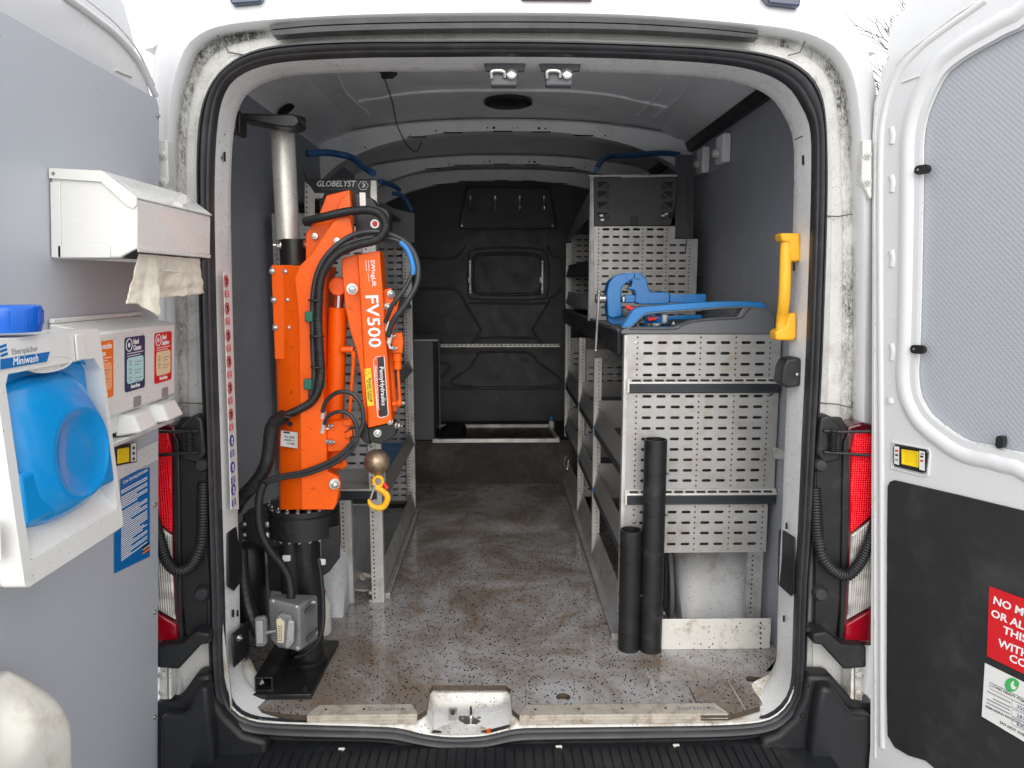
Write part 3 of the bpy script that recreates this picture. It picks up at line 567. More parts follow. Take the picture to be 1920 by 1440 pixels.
# ---- tail lamps, hinge side plastics, both corners ----
def lamp(side):
    mir = (lambda x: x) if side < 0 else (lambda x: 1917-x); mir2 = (lambda x: x) if side < 0 else (lambda x: 1931-x)
    def pf(pts, y, name, mat, parent, t=.03, bev=.004, **pr): return ob(name, B().prism([PY(mir(x), py, y) for x, py in pts], (0, t, 0)), mat, parent, bev, **pr)
    def pf2(pts, *a, **k): return pf([(x if side < 0 else mir(mir2(x)), y) for x, y in pts], *a, **k)
    h = pf([(262, 800), (300, 792), (326, 800), (334, 830), (337, 1000), (341, 1150), (343, 1212), (262, 1212)], -.020, 'tail_lamp', lensdk, van, .10, .006, seg=3)
    pf([(262, 815), (314, 812), (320, 840), (322, 985), (321, 1000), (262, 950)], -.026, 'red_lens', lensr, h, .02, .003)
    pf([(262, 960), (321, 1005), (326, 1150), (329, 1163), (262, 1125)], -.026, 'clear_lens', lensc, h, .02, .003)
    pf([(262, 1132), (330, 1172), (333, 1205), (262, 1202)], -.026, 'lower_red_lens', M('deep_red_lens', (.30, .0, .01), .15, coat=.4), h, .02, .003)
    pf([(326, 812), (335, 830), (340, 1150), (344, 1205), (335, 1205), (329, 1100), (324, 950)], -.022, 'lamp_edge_trim', blkp, h, .03, .003)
    q = pf([(322, 812), (338, 783), (384, 783), (390, 1205), (350, 1215), (338, 1100)], -.012, 'lamp_pocket', blkp, van, .02, .004)
    pf([(351, 868), (372, 850), (380, 930), (386, 1010), (362, 1010), (356, 960)], -.010, 'pocket_rib', blkp, q, .012, .006)
    # spring-loaded door check
    hg = pf([(338, 800), (362, 778), (378, 785), (385, 850), (372, 870), (340, 862)], -.03, 'door_check', blkp, van, .05, .006)
    sp = PY(mir(354), 806, -.04); s2 = PY(mir(355), 845, -.04)
    ob('check_spring', B().corr([sp, sp.lerp(s2, .5), s2], .0105, .006, .3), steel if False else blkmetal, hg)
    for yy in (808, 848):
        ob('check_rod', B().tube([PY(mir(372), yy, -.035), PY(mir(340), yy+2, -.042), PY(mir(286), yy+(1 if yy < 830 else 6), -.042)], .0045, 8), blkp, hg)
    # grommets and bump stops
    for yy in ((870, .018), (1110, .020)):
        ob('rubber_grommet', B().lathe(PY(mir(382), yy[0], -.01), (0, -1, 0), [(yy[1], 0), (yy[1], .012), (yy[1]*.75, .02), (yy[1]*.3, .021)], 20), rubber, q)
    # corrugated loom to the door
    pts = [(381, 905, -.01), (380, 935, -.02), (379, 990, -.03), (374, 1030, -.045), (356, 1062, -.048), (332, 1070, -.048), (312, 1050, -.046), (299, 1010, -.044), (287, 965, -.042)] if side < 0 else [(1528, 915, -.01), (1530, 950, -.02), (1533, 1000, -.03), (1543, 1045, -.045), (1566, 1072, -.048), (1590, 1078, -.048), (1612, 1055, -.046), (1632, 1010, -.044), (1646, 965, -.042)]
    ob('cable_conduit', B().corr(cr([PY(*p) for p in pts], 10), .0155, .0075, .16, 14), blkp, van, ang=50)
    # painted corner panel behind the bumper, body-colour hinge plate
    pf([(332, 1205), (392, 1195), (394, 1300), (340, 1320), (300, 1316), (300, 1225)], .02, 'corner_panel', flange, van, .02, .002)
    hp = pf([(300, 1250), (313, 1252), (314, 1312), (300, 1316)], -.03, 'lower_hinge', sillw, van, .03, .002)
    pf([(316, 1244), (320, 1244), (322, 1310), (316, 1312)], -.045, 'hinge_blade', sillw, hp, .05, .001)
    hexset('bolt', [PY(mir(304), 1266, -.032), PY(mir(305), 1298, -.032)], (0, -1, 0), hp, .008, .005, sillw)
    up = pf2([(296, 262), (313, 262), (316, 340), (300, 372), (296, 372)], -.02, 'upper_hinge', flange, van, .03, .003)
    hexset('bolt', [PY(mir2(305), 340, -.022), PY(mir2(305), 290, -.022)], (0, -1, 0), up, .008, .006, flange)
    # dark trim under the lamp
    pf([(292, 1212), (340, 1208), (366, 1185), (392, 1189), (392, 1208), (376, 1210), (334, 1256), (292, 1252)], -.06, 'lamp_shelf_trim', bump_m, van, .07, .006, seg=3)
lamp(-1); lamp(1)
# ---- bumper: ribbed step with raised corners ----
bz = PY(960, 1402, -.03).z
bp = ob('rear_bumper', B().box(-.86, .86, -.42, .03, bz-.20, bz), bump_m, van, .01, seg=3)
k = 0
x = -.70
while x < .72:
    ob('step_rib', B().box(x, x+.0215, -.40, -.035, bz, bz+.0045), bump_m, bp, .0012)
    x += .026
for s, P in ((-1, [(290, 1316), (330, 1318), (366, 1267), (392, 1268), (398, 1310), (420, 1345), (455, 1380), (500, 1392), (500, 1500), (290, 1500)]), (1, [(1645, 1320), (1604, 1318), (1560, 1268), (1515, 1268), (1508, 1310), (1490, 1350), (1460, 1378), (1430, 1390), (1430, 1500), (1645, 1500)])):
    ob('bumper_corner', B().prism([PY(a, b_, -.045) for a, b_ in P], (0, .06, 0)), bump_m, bp, .012, seg=3)
    Q = [(300, 1345), (340, 1345), (352, 1335), (372, 1290), (388, 1290), (392, 1340), (400, 1400), (400, 1500), (300, 1500)] if s < 0 else [(1640, 1345), (1600, 1340), (1590, 1330), (1562, 1290), (1540, 1290), (1530, 1340), (1522, 1400), (1522, 1500), (1640, 1500)]
    ob('corner_moulding', B().prism([PY(a, b_, -.085) for a, b_ in Q], (0, .05, 0)), bump_m, bp, .014, seg=3)
for px, py in ((460, 1388), (640, 1391), (1048, 1393), (1268, 1393), (1445, 1384)):
    p = PY(px, py, -.035); ob('bumper_clip', B().box(p.x-.009, p.x+.009, p.y-.003, p.y+.004, bz, bz+.008), cream, bp, .002)
for px, py in ((1514, 1285), (1505, 1342), (1515, 1180), (392, 1200)):
    hexset('trim_screw', [PY(px, py, -.047 if py > 1250 else -.062)], (0, -1, 0), bp, .005, .003, blkp)
# ---- wheel arches ----
def arch(s, y0, y1, x0, zt):
    rings = []
    for i in range(13):
        t = i/12; y = y0+(y1-y0)*t; q = math.sin(math.pi*min(1, max(0, t)))**.45
        z = zt*q; r = .05
        prof = [(x0+.0, 0), (x0, max(z-.07, 0)), (x0+.012, max(z-.035, 0)), (x0+.04, max(z-.01, 0)), (x0+.08, z), (.868, z+.01)]
        rings.append([V3((s*a, y, b_)) for a, b_ in prof])
    return ob('wheel_arch', B().loft(rings, False), archm, van, ang=50)
wa = arch(1, .52, 1.42, .60, .33); arch(-1, .62, 1.42, .60, .33)
cx1, cx0 = PZ(1250, 1045, 0), PZ(1312, 1155, 0)
al = ob('arch_side_liner', B().prism([V3((.565, y, z)) for y, z in ((.56, 0), (.56, .10), (.60, .22), (.68, .30), (.80, .345), (1.5, .345), (1.5, 0))], (.012, 0, 0)), shelfgrey, van, .004)
for i in range(9): ob('liner_rib', B().tube([V3((.564, .64+.075*i, .02)), V3((.564, .64+.075*i, .26 if i else .20))], .0035, 6), shelfgrey, al)
ob('arch_lip', B().tube(cr([V3((.567, y, z)) for y, z in ((.56, .0), (.56, .11), (.60, .225), (.68, .305), (.80, .345))]+[V3((.66, .70, .36)), V3((.84, .66, .365))], 6), .008, 8), shelfgrey, al)
# ---- bulkhead with pressed pattern, window and rails ----
YB = 3.05
bk = ob('bulkhead', B().add([(-.88, YB, -.03), (.88, YB, -.03), (.88, YB, 1.90), (-.88, YB, 1.90)], [(0, 1, 2, 3)]).add([(-.88, YB+.02, -.03), (.88, YB+.02, -.03), (.88, YB+.02, 1.90), (-.88, YB+.02, 1.90)], [(0, 1, 2, 3)]), bulk, van)
def relief(P, closed=False, r=.0075, name='pressed_rib'):
    ob(name, B().tube(cr([PY(x, y, YB-.001) for x, y in P], 6, closed), r, 8, closed=closed), bulk, bk, ang=60)
relief([(905, 477), (995, 477), (1015, 490), (1015, 538), (998, 551), (905, 551), (888, 538), (888, 490)], True, .011)
relief([(895, 467), (1008, 467), (1027, 490), (1027, 545), (1010, 561), (895, 561), (878, 545), (878, 490)], True, .006)
relief([(780, 483), (845, 485), (862, 475), (875, 460)]); relief([(1025, 460), (1035, 478), (1052, 485)])
relief([(780, 541), (845, 542), (862, 552), (880, 582), (898, 612), (900, 622), (885, 644)]); relief([(880, 568), (1015, 569), (1030, 560), (1052, 543)])
relief([(1030, 565), (1015, 590), (1000, 615), (1002, 625), (1018, 645)]); relief([(888, 640), (900, 634), (1000, 634), (1012, 643)])
relief([(905, 661), (985, 661), (1010, 680), (1045, 722), (853, 722), (880, 690), (895, 668)], True); relief([(780, 728), (1052, 729)])
relief([(820, 681), (840, 681), (842, 690), (828, 708)])
pg = fill('window_blank', [[(p.x, p.z) for p in [PY(x, y, YB-.008) for x, y in ((905, 480), (995, 480), (1012, 492), (1012, 537), (997, 549), (905, 549), (890, 537), (890, 492))]]], (0, YB-.008, 0), (1, 0, 0), (0, 0, 1), .006, shelfdk, bk)
for x in (881.5, 1017):
    a, c = PY(x, 488, YB-.012), PY(x, 550, YB-.012)
    rr = ob('catch_rail', B().box(a.x-.006, a.x+.006, YB-.02, YB-.012, c.z, a.z), alu, bk, .001)
    for f in (.08, .28, .9): ob('rail_hole', B().lathe((a.x, YB-.0205, c.z+(a.z-c.z)*f), (0, -1, 0), [(.0035, 0), (.0035, .001)], 10), darkhole, rr)
    rb(a.x-.014 if x < 900 else a.x-.018, a.x-.002, YB-.03, YB-.018, c.z+.07, c.z+.105, 'catch_tab', alu, rr, .002)
# hook panel
hk = ob('hook_panel', B().prism([PY(x, y, 2.95) for x, y in ((876, 352), (1029, 353), (1043, 428), (860, 428))], (0, .012, 0)), shelfdk, van, .003)
for px in (882, 928.5, 974.5, 1020):
    a = PY(px, 367, 2.945); c = PY(px, 398, 2.945)
    ob('coat_hook', B().box(a.x-.004, a.x+.004, 2.938, 2.947, c.z+.04, a.z).tube(cr([V3((a.x, 2.94, a.z-.02)), V3((a.x, 2.935, c.z+.03)), V3((a.x, 2.92, c.z)), V3((a.x, 2.905, c.z+.015)), V3((a.x, 2.90, c.z+.035))], 5), .004, 8), chrome, hk)
for px in (866, 1036): hexset('rivet', [PY(px, 423, 2.945)], (0, -1, 0), hk, .004, .002)
# ================= LEFT DOOR (open at a right angle, seen on its inner face) =================
XD = PY(298, 900, -.065).x
DA, DB = PY(298, 1345, -.065), PY(301, 212, -.065); DK = (DB.x-DA.x)/(DB.z-DA.z); DZ0 = PY(298, 900, -.065).z
# the door leans inwards with the van's side (tumblehome): everything on it is built upright and sheared by lean() at the end
def D(px, py, off=0):
    p = PP(px, py, (XD+off, 0, DZ0), (1, 0, -DK)); return p-V3((DK*(p.z-DZ0), 0, 0))
def dpr(pts, off, t, name, mat, parent, bev=.003, **pr):
    return ob(name, B().prism([D(x, y, off) for x, y in pts], (-t, 0, 0)), mat, parent, bev, **pr)
def yz(pts, X, t, name, mat, parent, bev=.003, **pr):
    return ob(name, B().prism([V3((X, y, z)) for y, z in pts], (-t, 0, 0)), mat, parent, bev, **pr)
ld = ob('rear_door', B().prism([V3((XD-.012, y, z)) for y, z in [(-.067, -.50), (-.067, 1.56)]+[(p.y, p.z) for p in cr([D(297, 185), D(282, 135), D(265, 105), D(237, 70), D(200, 32), D(155, 0), D(100, -24)], 5)]+[(-.78, 1.80), (-.80, -.50)]], (-.05, 0, 0)), white, van, .012, seg=4, label='left door opened at a right angle, carrying a grey liner sheet')
yz([(-.010, -.55), (-.010, 1.67), (-.03, 1.77), (-.075, 1.835), (-.16, 1.88), (-.35, 1.91), (-.82, 1.92), (-.82, -.55)], XD-.075, .03, 'outer_skin', white, ld, .012, seg=4)
# pressed bead along the upper frame
Q = cr([D(x, y, -.008) for x, y in ((292, 180), (262, 118), (225, 72), (185, 38), (120, -10))], 6)
ob('frame_bead', B().tube(Q, .007, 10), white, ld, ang=70)
ob('frame_bead', B().tube([q+V3((.0, -.006, .022)) for q in Q], .0022, 8), rubber if False else flange, ld, ang=70)
ob('pressed_mark', B().tube([D(216, 131, -.011), D(246, 144, -.011)], .003, 8), flange, ld)
P = [D(297, 187, .002)]+[D(296, 192, .002)]; zt = D(290, 183).z
pn = yz([(-.067, -.38), (-.068, zt-.02), (-.080, zt), (-.79, zt+.01), (-.79, -.50), (-.11, -.50), (-.08, -.47)], XD, .005, 'liner_sheet', doorgrey, ld, .0015)
hexset('liner_screw', [D(x, y, .001) for x, y in ((296, 217), (290, 946), (290, 1148), (290, 1345))], (1, 0, 0), ld, .0045, .003)
# liner step where the upper sheet ends, latch cut-out with yellow lever
yz([(D(294, 826).y, D(294, 826).z), (-.70, D(294, 826).z), (-.70, D(294, 862).z), (D(294, 862).y, D(294, 862).z)], XD+.003, .002, 'bare_door_strip', jambw, ld, .001)
lv = dpr([(218, 836), (258, 829), (258, 866), (218, 874)], .008, .004, 'lever_surround', blkp, ld, .003)
dpr([(222, 842), (243, 838), (243, 866), (222, 870)], .011, .004, 'pull_lever', yelp, lv, .002)
dpr([(246, 832), (256, 830), (256, 864), (246, 866)], .0095, .001, 'symbol_plate', stickw, lv, 0)
for y in (838, 848, 858): dpr([(249, y), (253, y-.6), (253, y+4), (249, y+5)], .0102, .0005, 'lock_symbol', inkk, lv, 0)
# blue instruction sheet
s = dpr([(227, 890), (281, 876), (281, 1043), (215, 1075), (215, 1000), (228, 990)], .0025, .0012, 'instruction_sheet', inkblue, ld, 0)
o0 = D(248, 884, .0035)
yu = V3((0, 1, 0)); zu = V3((0, 0, 1))
ya, yb = D(222, 950).y, D(279, 950).y; zt_, zb_ = D(250, 884).z, D(250, 1052).z
text('Crane Operating Instructions', V3((XD+.0035, (ya+yb)/2, zt_-.012)), yu, zu, .0125, inkw, s, sx=.8)
random.seed(3)
for i in range(34):
    z = zt_-.030-(zt_-zb_-.05)*i/34; l = (yb-ya)*(.92 if random.random() < .7 else random.uniform(.3, .8))
    if random.random() < .12: continue
    ob('print_line', B().box(XD+.0030, XD+.0034, ya+.006, ya+.006+l*.93, z-.0013, z+.0013), inkw, s)
pb = ob('maker_badge', B().box(XD+.0032, XD+.0036, yb-.040, yb-.004, zb_+.004, zb_+.020), inkk, s)
ob('badge_band', B().box(XD+.0036, XD+.0039, yb-.040, yb-.004, zb_+.001, zb_+.007), inko, s)
text('PennyHydraulics', V3((XD+.0038, yb-.022, zb_+.013)), yu, zu, .0055, inkw, s)
# ---- towel dispenser ----
def LX(px, py, P): return D(px, py, P)
ya, yb = LX(93, 320, 0).y, LX(395, 405, .158).y
zA, zB, zC, zD_ = LX(93, 320, 0).z, LX(248, 372, .158).z, LX(248, 465, .158).z, LX(100, 483, 0).z
td = thing('towel_dispenser', 'white steel box dispenser for paper towels fixed high on the left door', 'towel dispenser', (XD+.08, (ya+yb)/2, zD_))
x0 = XD+.002; x1 = XD+.108; x2 = XD+.158
sec = [(x0, zD_-.002), (x0, zA), (x1-.01, zA-.006), (x2, zB), (x2, zC), (x1+.018, zD_+.0)]
ob('housing', B().prism([V3((x, ya, z)) for x, z in sec], (0, yb-ya, 0)), dispw, td, .003)
b = B(); S0 = [(x0, zA+.0015), (x1-.01, zA-.0035), (x2+.002, zB+.0015), (x2+.002, zB+.0040), (x1-.01, zA-.0005), (x0, zA+.004)]
b.loft([[V3((x, y, z)) for x, z in S0] for y in (ya-.002, yb+.002)])
lid = ob('lid', b, dispw, td)
ob('lid_cheek', B().prism([V3((x, ya-.006, z)) for x, z in ((x0, zA+.004), (x0, zA-.014), (x1-.012, zA-.020), (x2-.014, zB-.012), (x2-.004, zB-.016), (x2+.002, zB-.010), (x2+.002, zB+.004), (x1-.01, zA-.0005))], (0, .0035, 0)), dispw, lid)
ob('end_flange', B().box(x0, x0+.018, ya-.003, ya-.001, zD_, zA-.02).box(x0+.012, x1+.002, ya-.003, ya-.001, zD_, zD_+.022), dispw, td, .0015)
ob('pivot_rivet', B().lathe((x0+.008, ya-.005, zA-.006), (0, -1, 0), [(.004, 0), (.003, .002)], 12), inkgrey, td)
# outlet: dark slot with serrated edge, lower lip
ob('outlet', B().add([(x1+.022, ya+.001, zD_-.0015), (x1+.022, yb-.002, zD_-.0015), (x2-.002, yb-.002, zC-.003), (x2-.002, ya+.001, zC-.003)], [(0, 1, 2, 3)]), darkhole, td)
b = B(); n = 60
for i in range(n): b.prism([V3((x2, ya+(yb-ya)*(i+a)/n, zC+h)) for a, h in ((0, .001), (1, .001), (.5, -.0065))], (.0015, 0, 0))
ob('tear_edge', b, dispw, td)
ob('lower_lip', B().prism([V3((x, ya+.10, z)) for x, z in ((x0, zD_-.001), (x1, zD_-.006), (x1+.03, zD_-.024), (x1+.034, zD_-.023), (x1+.01, zD_+.001))], (0, yb-ya-.11, 0)), dispw, td, .001)
km = LX(332, 371, .14); ob('lock_slot', B().prism([V3((x, y, z)) for x, y, z in ((x2-.028, km.y-.03, zB+.021), (x2-.006, km.y+.0, zB+.006), (x2-.003, km.y+.004, zB+.0045), (x2-.025, km.y-.026, zB+.0195))], (0, 0, .002)), darkhole, td)
ob('lock_key', B().lathe((x2-.012, km.y+.01, zB+.024), (.5, -.85, 0), [(.0105, -.001), (.0105, .001)], 20), steel, td)
# paper towel hanging out of it
tw = B(); y0t, y1t = LX(262, 470, .15).y, LX(382, 480, .15).y
rows = []; NU = 70; NVt = 30
for j in range(NVt+1):
    t = j/NVt; row = []
    for i in range(NU+1):
        u = i/NU; y = y0t+.006+(y1t-y0t-.022)*u+t*((u-.45)*.085)
        n1 = NZ.noise(V3((u*9, t*5, 1)))*.0045+NZ.noise(V3((u*24, t*14, 4)))*.0018
        fold = (math.sin(u*8.5+.6)*.009+math.sin(u*21)*.0025)*t+.030*max(0, 1-abs(u-.24)/.10)**.7*t+n1*(.3+t)
        z = zC-.004-t*(.098+.030*math.exp(-((u-.23)/.09)**2)-.014*u)+t*NZ.noise(V3((u*30, 2, 9)))*.003
        row.append(V3((x2-.012+fold-.012*t, y, z)))
    rows.append(row)
to = ob('paper_towel', tw.loft(rows, False), paper, None, ang=80, label='creased beige paper towel hanging out of the white dispenser', category='paper towel')
m = to.modifiers.new('thickness', 'SOLIDIFY'); m.thickness = .0005
# ---- soap dispenser bank with labels ----
pz0, pz1 = 1.045, 1.022; PF = .084
yF = LX(328, 605, PF).y; yN = (LX(190, 615, .096).y+LX(228, 980, .14).y)/2+.002
sd_ = thing('soap_dispenser', 'white triple soap dispenser with orange, navy and red labels behind the blue wash basin', 'soap dispenser', (XD+.04, (yF+yN)/2, .80))
zt1 = LX(328, 605, PF).z; zlow = LX(320, 742, PF).z; zbot = LX(328, 788, PF+.03).z
sec = [(XD+.002, zbot+.01), (XD+.002, zt1+.018), (XD+PF-.03, zt1+.006), (XD+PF, zt1-.002), (XD+PF, zlow), (XD+PF-.014, zlow-.006), (XD+PF-.014, zbot+.006)]
ob('housing', B().prism([V3((x, yN, z)) for x, z in sec], (0, yF-yN, 0)), offw, sd_, .004)
ob('top_rim', B().box(XD+.002, XD+.012, yN, yF-.004, zt1+.017, zt1+.026), offw, sd_, .002)
labs = [(197, 218, inko, inklo, 'Protective', 'Care'), (237, 278, inkb, inkteal, 'Hand', 'Cleaner'), (290, 328, redm, inkcream, 'Hand', 'Sanitiser')]
for i, (xa, xb, mc, mi, t1, t2) in enumerate(labs):
    c = yF-.006-.057-(2-i)*.132; hw = .043; zt2 = zt1-.018; zb2 = zt2-.112; X = XD+PF
    lb = fill('product_label', [rrect(max(c-hw, yN+.001), c+hw, zb2, zt2, .006)], (X+.001, 0, 0), (0, 1, 0), (0, 0, 1), .001, mc, sd_)
    fill('text_panel', [rrect(max(c-hw*.82, yN+.002), c+hw*.82, zb2+.016, zb2+.070, .008)], (X+.0018, 0, 0), (0, 1, 0), (0, 0, 1), .0006, mi, lb)
    if c-hw > yN: ob('emblem_ring', B().loft([[V3((X+.0018+h, c-hw*.62+q*math.cos(a*.314), zt2-.016+q*math.sin(a*.314))) for a in range(20)] for q, h in ((.0135, 0), (.0135, .0006), (.0115, .0006), (.0115, 0))]).sphere((X+.002, c-hw*.62, zt2-.016), .005, 8, 6, (.1, 1, 1)), inkw, lb)
    text(t1, (X+.0018, c-hw*.2, zt2-.011), yu, zu, .0155, inkw, lb, bold=.02, sx=.70, align='LEFT'); text(t2, (X+.0018, c-hw*.2, zt2-.024), yu, zu, .0155, inkw, lb, bold=.02, sx=.70, align='LEFT')
    for q in (0, 1): ob('print_line', B().box(X+.0015, X+.0019, max(c-hw*.8, yN+.003), c+hw*(.8-.3*q), zt2-.034-.005*q, zt2-.0326-.005*q), inkw, lb)
    text('Swarfega', (X+.0018, c, zb2+.009), yu, zu, .011, inkw, lb, bold=.03)
    for q in range(3 if i == 1 else 2):
        zq = zb2+.060-.017*q-(.004 if i != 1 else 0)
        if c-hw > yN: ob('hand_symbol', B().tube(cr([V3((X+.0024, c-hw*.6+a, zq+b_)) for a, b_ in ((-.006, 0), (0, .005), (.008, .002), (.001, -.002), (.008, -.005), (-.004, -.006))], 3), .0006, 5), inkgrey, lb)
        for w_ in (0, 1): ob('print_line', B().box(X+.0021, X+.0024, c-hw*.1, c+hw*(.66-.2*w_), zq-.002-.006*w_, zq-.0005-.006*w_), inkgrey, lb)
    fill('level_window', [rrect(c-.016+.01, c+.016+.01, zlow+.002, zlow+.024, .004)], (X+.0005, 0, 0), (0, 1, 0), (0, 0, 1), .002, inkgrey, sd_)
    cc = c+.006
    if c-hw > yN: ob('push_lever', B().loft([[V3((X-.016, cc-.050, zlow-.006)), V3((X-.016, cc+.044, zlow-.006)), V3((X-.016, cc+.050, zbot-.002)), V3((X-.016, cc-.058, zbot-.002))],
        [V3((X+.012, cc-.034, zlow-.010)), V3((X+.012, cc+.036, zlow-.010)), V3((X+.030, cc+.040, zbot+.004)), V3((X+.030, cc-.042, zbot+.004))]], True, True, True), offw, sd_, .005, seg=3)
ob('drip_ledge', B().prism([V3((x, yN, z)) for x, z in ((XD+.002, zbot-.004), (XD+.09, zbot-.004), (XD+.085, zbot-.016), (XD+.002, zbot-.020))], (0, yF-yN-.01, 0)), offw, sd_, .003)
# ---- wash unit with blue folding basin ----
PT, PB = .096, .140
A = LX(190, 615, PT); Bf = LX(228, 980, PB); Bn = LX(48, 1105, PB)
yf = (A.y+Bf.y)/2; yn = Bn.y; zT, zBt = A.z, Bn.z
wu = thing('wash_unit', 'white wall-hung hand wash unit with a bulging bright blue folding basin', 'wash unit', (XD+.06, (yf+yn)/2, zBt))
def W(s, t, off=0):  # front face: s 0..1 near->far, t 0..1 bottom->top
    return V3((XD+PB+(PT-PB)*t+off, yn+(yf-yn)*s, zBt+(zT-zBt)*t))
ob('body', B().loft([[V3((XD+.004, yn-.02, zBt)), V3((XD+.004, yf, zBt)), V3((XD+.004, yf, zT)), V3((XD+.004, yn-.02, zT))], [W(0, 0, -.035), W(1, 0, -.035), W(1, 1, -.035), W(0, 1, -.035)]], True, True, True), offw, wu, .010, seg=3)
fr = fill('front_frame', [rrect(0, 1, 0, 1, .03), [(.965, .80), (.90, .862), (.10, .862), (.07, .82), (.07, .10), (.95, .10)]], (0, 0, 0), (1, 0, 0), (0, 1, 0), .001, offw, wu)
def warp(o, f):
    for v in o.data.vertices: v.co = f(v.co)
    o.data.update()
hw_ = .5
warp(fr, lambda c: W(c.x, c.y, .0 if c.z > 0 else -.036)); m = fr.modifiers.new('bevel', 'BEVEL'); m.width = .004; m.segments = 3; m.limit_method = 'ANGLE'
ob('basin_pan', B().add([W(.06, .09, -.030), W(.96, .09, -.030), W(.96, .87, -.030), W(.06, .87, -.030)], [(0, 1, 2, 3)]), cyan, wu)
ob('drip_shelf', B().add([W(.07, .10, -.002), W(.95, .10, -.002), W(.95, .21, -.028), W(.07, .21, -.028)], [(0, 1, 2, 3)]), offw, wu)
ob('lower_tray_panel', B().add([W(.07, .205, -.024), W(.80, .205, -.024), W(.80, .30, -.022), W(.07, .30, -.022)], [(0, 1, 2, 3)]), cyand, wu)  # slightly darker blue panel low in the frame
# basin: squarish lower panel + rounded bowl lofted outwards
def sup(cs, ct, a, b_, n_, off, N=48, sk=0):
    out = []
    for k in range(N):
        th = 2*math.pi*k/N; c, s = math.cos(th), math.sin(th)
        out.append(W(cs+a*math.copysign(abs(c)**(2/n_), c), ct+b_*math.copysign(abs(s)**(2/n_), s), off))
    return out
ob('basin_panel', B().loft([[W(.06, .24, q), W(.955, .24, q), W(.955, .46, q), W(.06, .46, q)] for q in (-.028, .003)], True, False, True), cyan, wu, .008, seg=3)
ob('folding_basin', B().loft([sup(.49, .50, .425, .325, 3.6, -.029), sup(.49, .50, .41, .318, 3.3, -.020), sup(.50, .49, .385, .295, 2.9, -.006), sup(.53, .475, .34, .25, 2.5, .006), sup(.575, .46, .29, .212, 2.2, .0135), sup(.585, .455, .275, .203, 2.15, .0150), sup(.59, .455, .262, .190, 2.1, .0135), sup(.59, .455, .235, .17, 2.1, .0085), sup(.59, .455, .10, .08, 2.0, .0095), sup(.59, .455, .005, .005, 2.0, .0095)], True, False, True), cyan, wu, ang=80)
ob('basin_rim', B().tube(cr([W(.065, .84, -.024), W(.40, .85, -.024), W(.95, .83, -.024), W(.955, .5, -.022)], 6), .0035, 8), cyan, wu)
ob('finger_grip', B().loft([sup(.46, .868, .20, .032, 2, .001, 24), sup(.46, .868, .19, .028, 2, -.006, 24)], True, False, True), inkgrey if False else offw, wu)
bd = ob('maker_plate', B().prism([W(a, b_, .0006) for a, b_ in ((.03, .885), (.45, .885), (.47, .95), (.46, .985), (.03, .985))], (.0008, 0, 0)), stickw, wu)
ob('plate_band', B().prism([W(a, b_, .0016) for a, b_ in ((.04, .885), (.42, .885), (.46, .925), (.05, .925))], (.0005, 0, 0)), inkblue, bd)
fv = (W(0, 1)-W(0, 0)).normalized()
text('Miniwash', W(.24, .906, .0022), yu, fv, .017, inkw, bd, shear=.3); text('Eberspächer', W(.25, .946, .0018), yu, fv, .013, inkgrey, bd)
for q in range(3): ob('logo_bar', B().prism([W(.055+a, .932+.017*q+b_, .0016) for a, b_ in ((0, 0), (.055, .006), (.055, .016), (0, .010))], (.0005, 0, 0)), inkblue, bd)
ob('frame_rib', B().prism([W(a, b_, .001) for a, b_ in ((.70, .865), (.80, .865), (.78, .985), (.71, .985))], (.004, 0, 0)), offw, wu, .003)
sl = ob('address_label', B().box(XD+.020, XD+.118, yn-.0212, yn-.0202, zBt+.055, zBt+.115), stickw, wu)
text('Ltd.', (XD+.094, yn-.0216, zBt+.102), (1, 0, 0), zu, .011, inkgrey, sl)
for q in range(3): ob('print_line', B().box(XD+.06, XD+.112-.01*q, yn-.0217, yn-.0213, zBt+.066+.010*q, zBt+.0685+.010*q), inkgrey, sl)
rC = .044; c0 = PY(72, 573, -.74); c1_ = PY(72, 608, -.74)
cc = V3((c0.x-rC-DK*(c0.z-DZ0), -.74, c1_.z+.004))
ob('filler_cap', B().lathe(cc, (0, 0, 1), [(rC*.95, -.016), (rC, -.004), (rC, .018), (rC*.96, .024), (rC*.90, .026)], 40), capblue, wu, ang=40)
b = B()
for k in range(12):
    a = k*math.pi/6; b.box(0, 0, 0, 0, 0, 0) if False else b.lathe(cc+V3((math.cos(a)*rC, math.sin(a)*rC, -.004)), (0, 0, 1), [(.0012, 0), (.0012, .022)], 5)
ob('cap_ridges', b, capblue, wu)
# ---- jerrycan at the foot of the left door ----
jc = thing('water_canister', 'dirty cream plastic water canister low on the left door', 'canister', (XD+.09, -.72, .0))
def JR(z, y0, y1, p0, p1, r, n=6):
    r = min(r, (p1-p0)*.47, (y1-y0)*.47)
    Q = rrect(p0, p1, y0, y1, r, n); Q.append(Q[0]); L_ = [0]
    for a_, b_ in zip(Q, Q[1:]): L_.append(L_[-1]+math.dist(a_, b_))
    out = []; k = 0
    for i in range(120):
        d = L_[-1]*i/120
        while L_[k+1] < d: k += 1
        f = (d-L_[k])/max(L_[k+1]-L_[k], 1e-9); out.append(V3((XD+Q[k][0]*(1-f)+Q[k+1][0]*f, Q[k][1]*(1-f)+Q[k+1][1]*f, z)))
    return out
zt3 = LX(40, 1266, .10).z
b = B(); zt3 -= .02; cs_ = []
for i in range(60):
    t = i/59; z = -.05+(zt3+.05)*(1-(1-t)**1.6); q = max(0, (z-(zt3-.15))/.15)
    cs_.append(JR(z, -.92+.035*q**2.2, -.675-.055*q**2.4, .004+.02*q**2, .130-.075*q**2.3, .028+.012*q, 10))
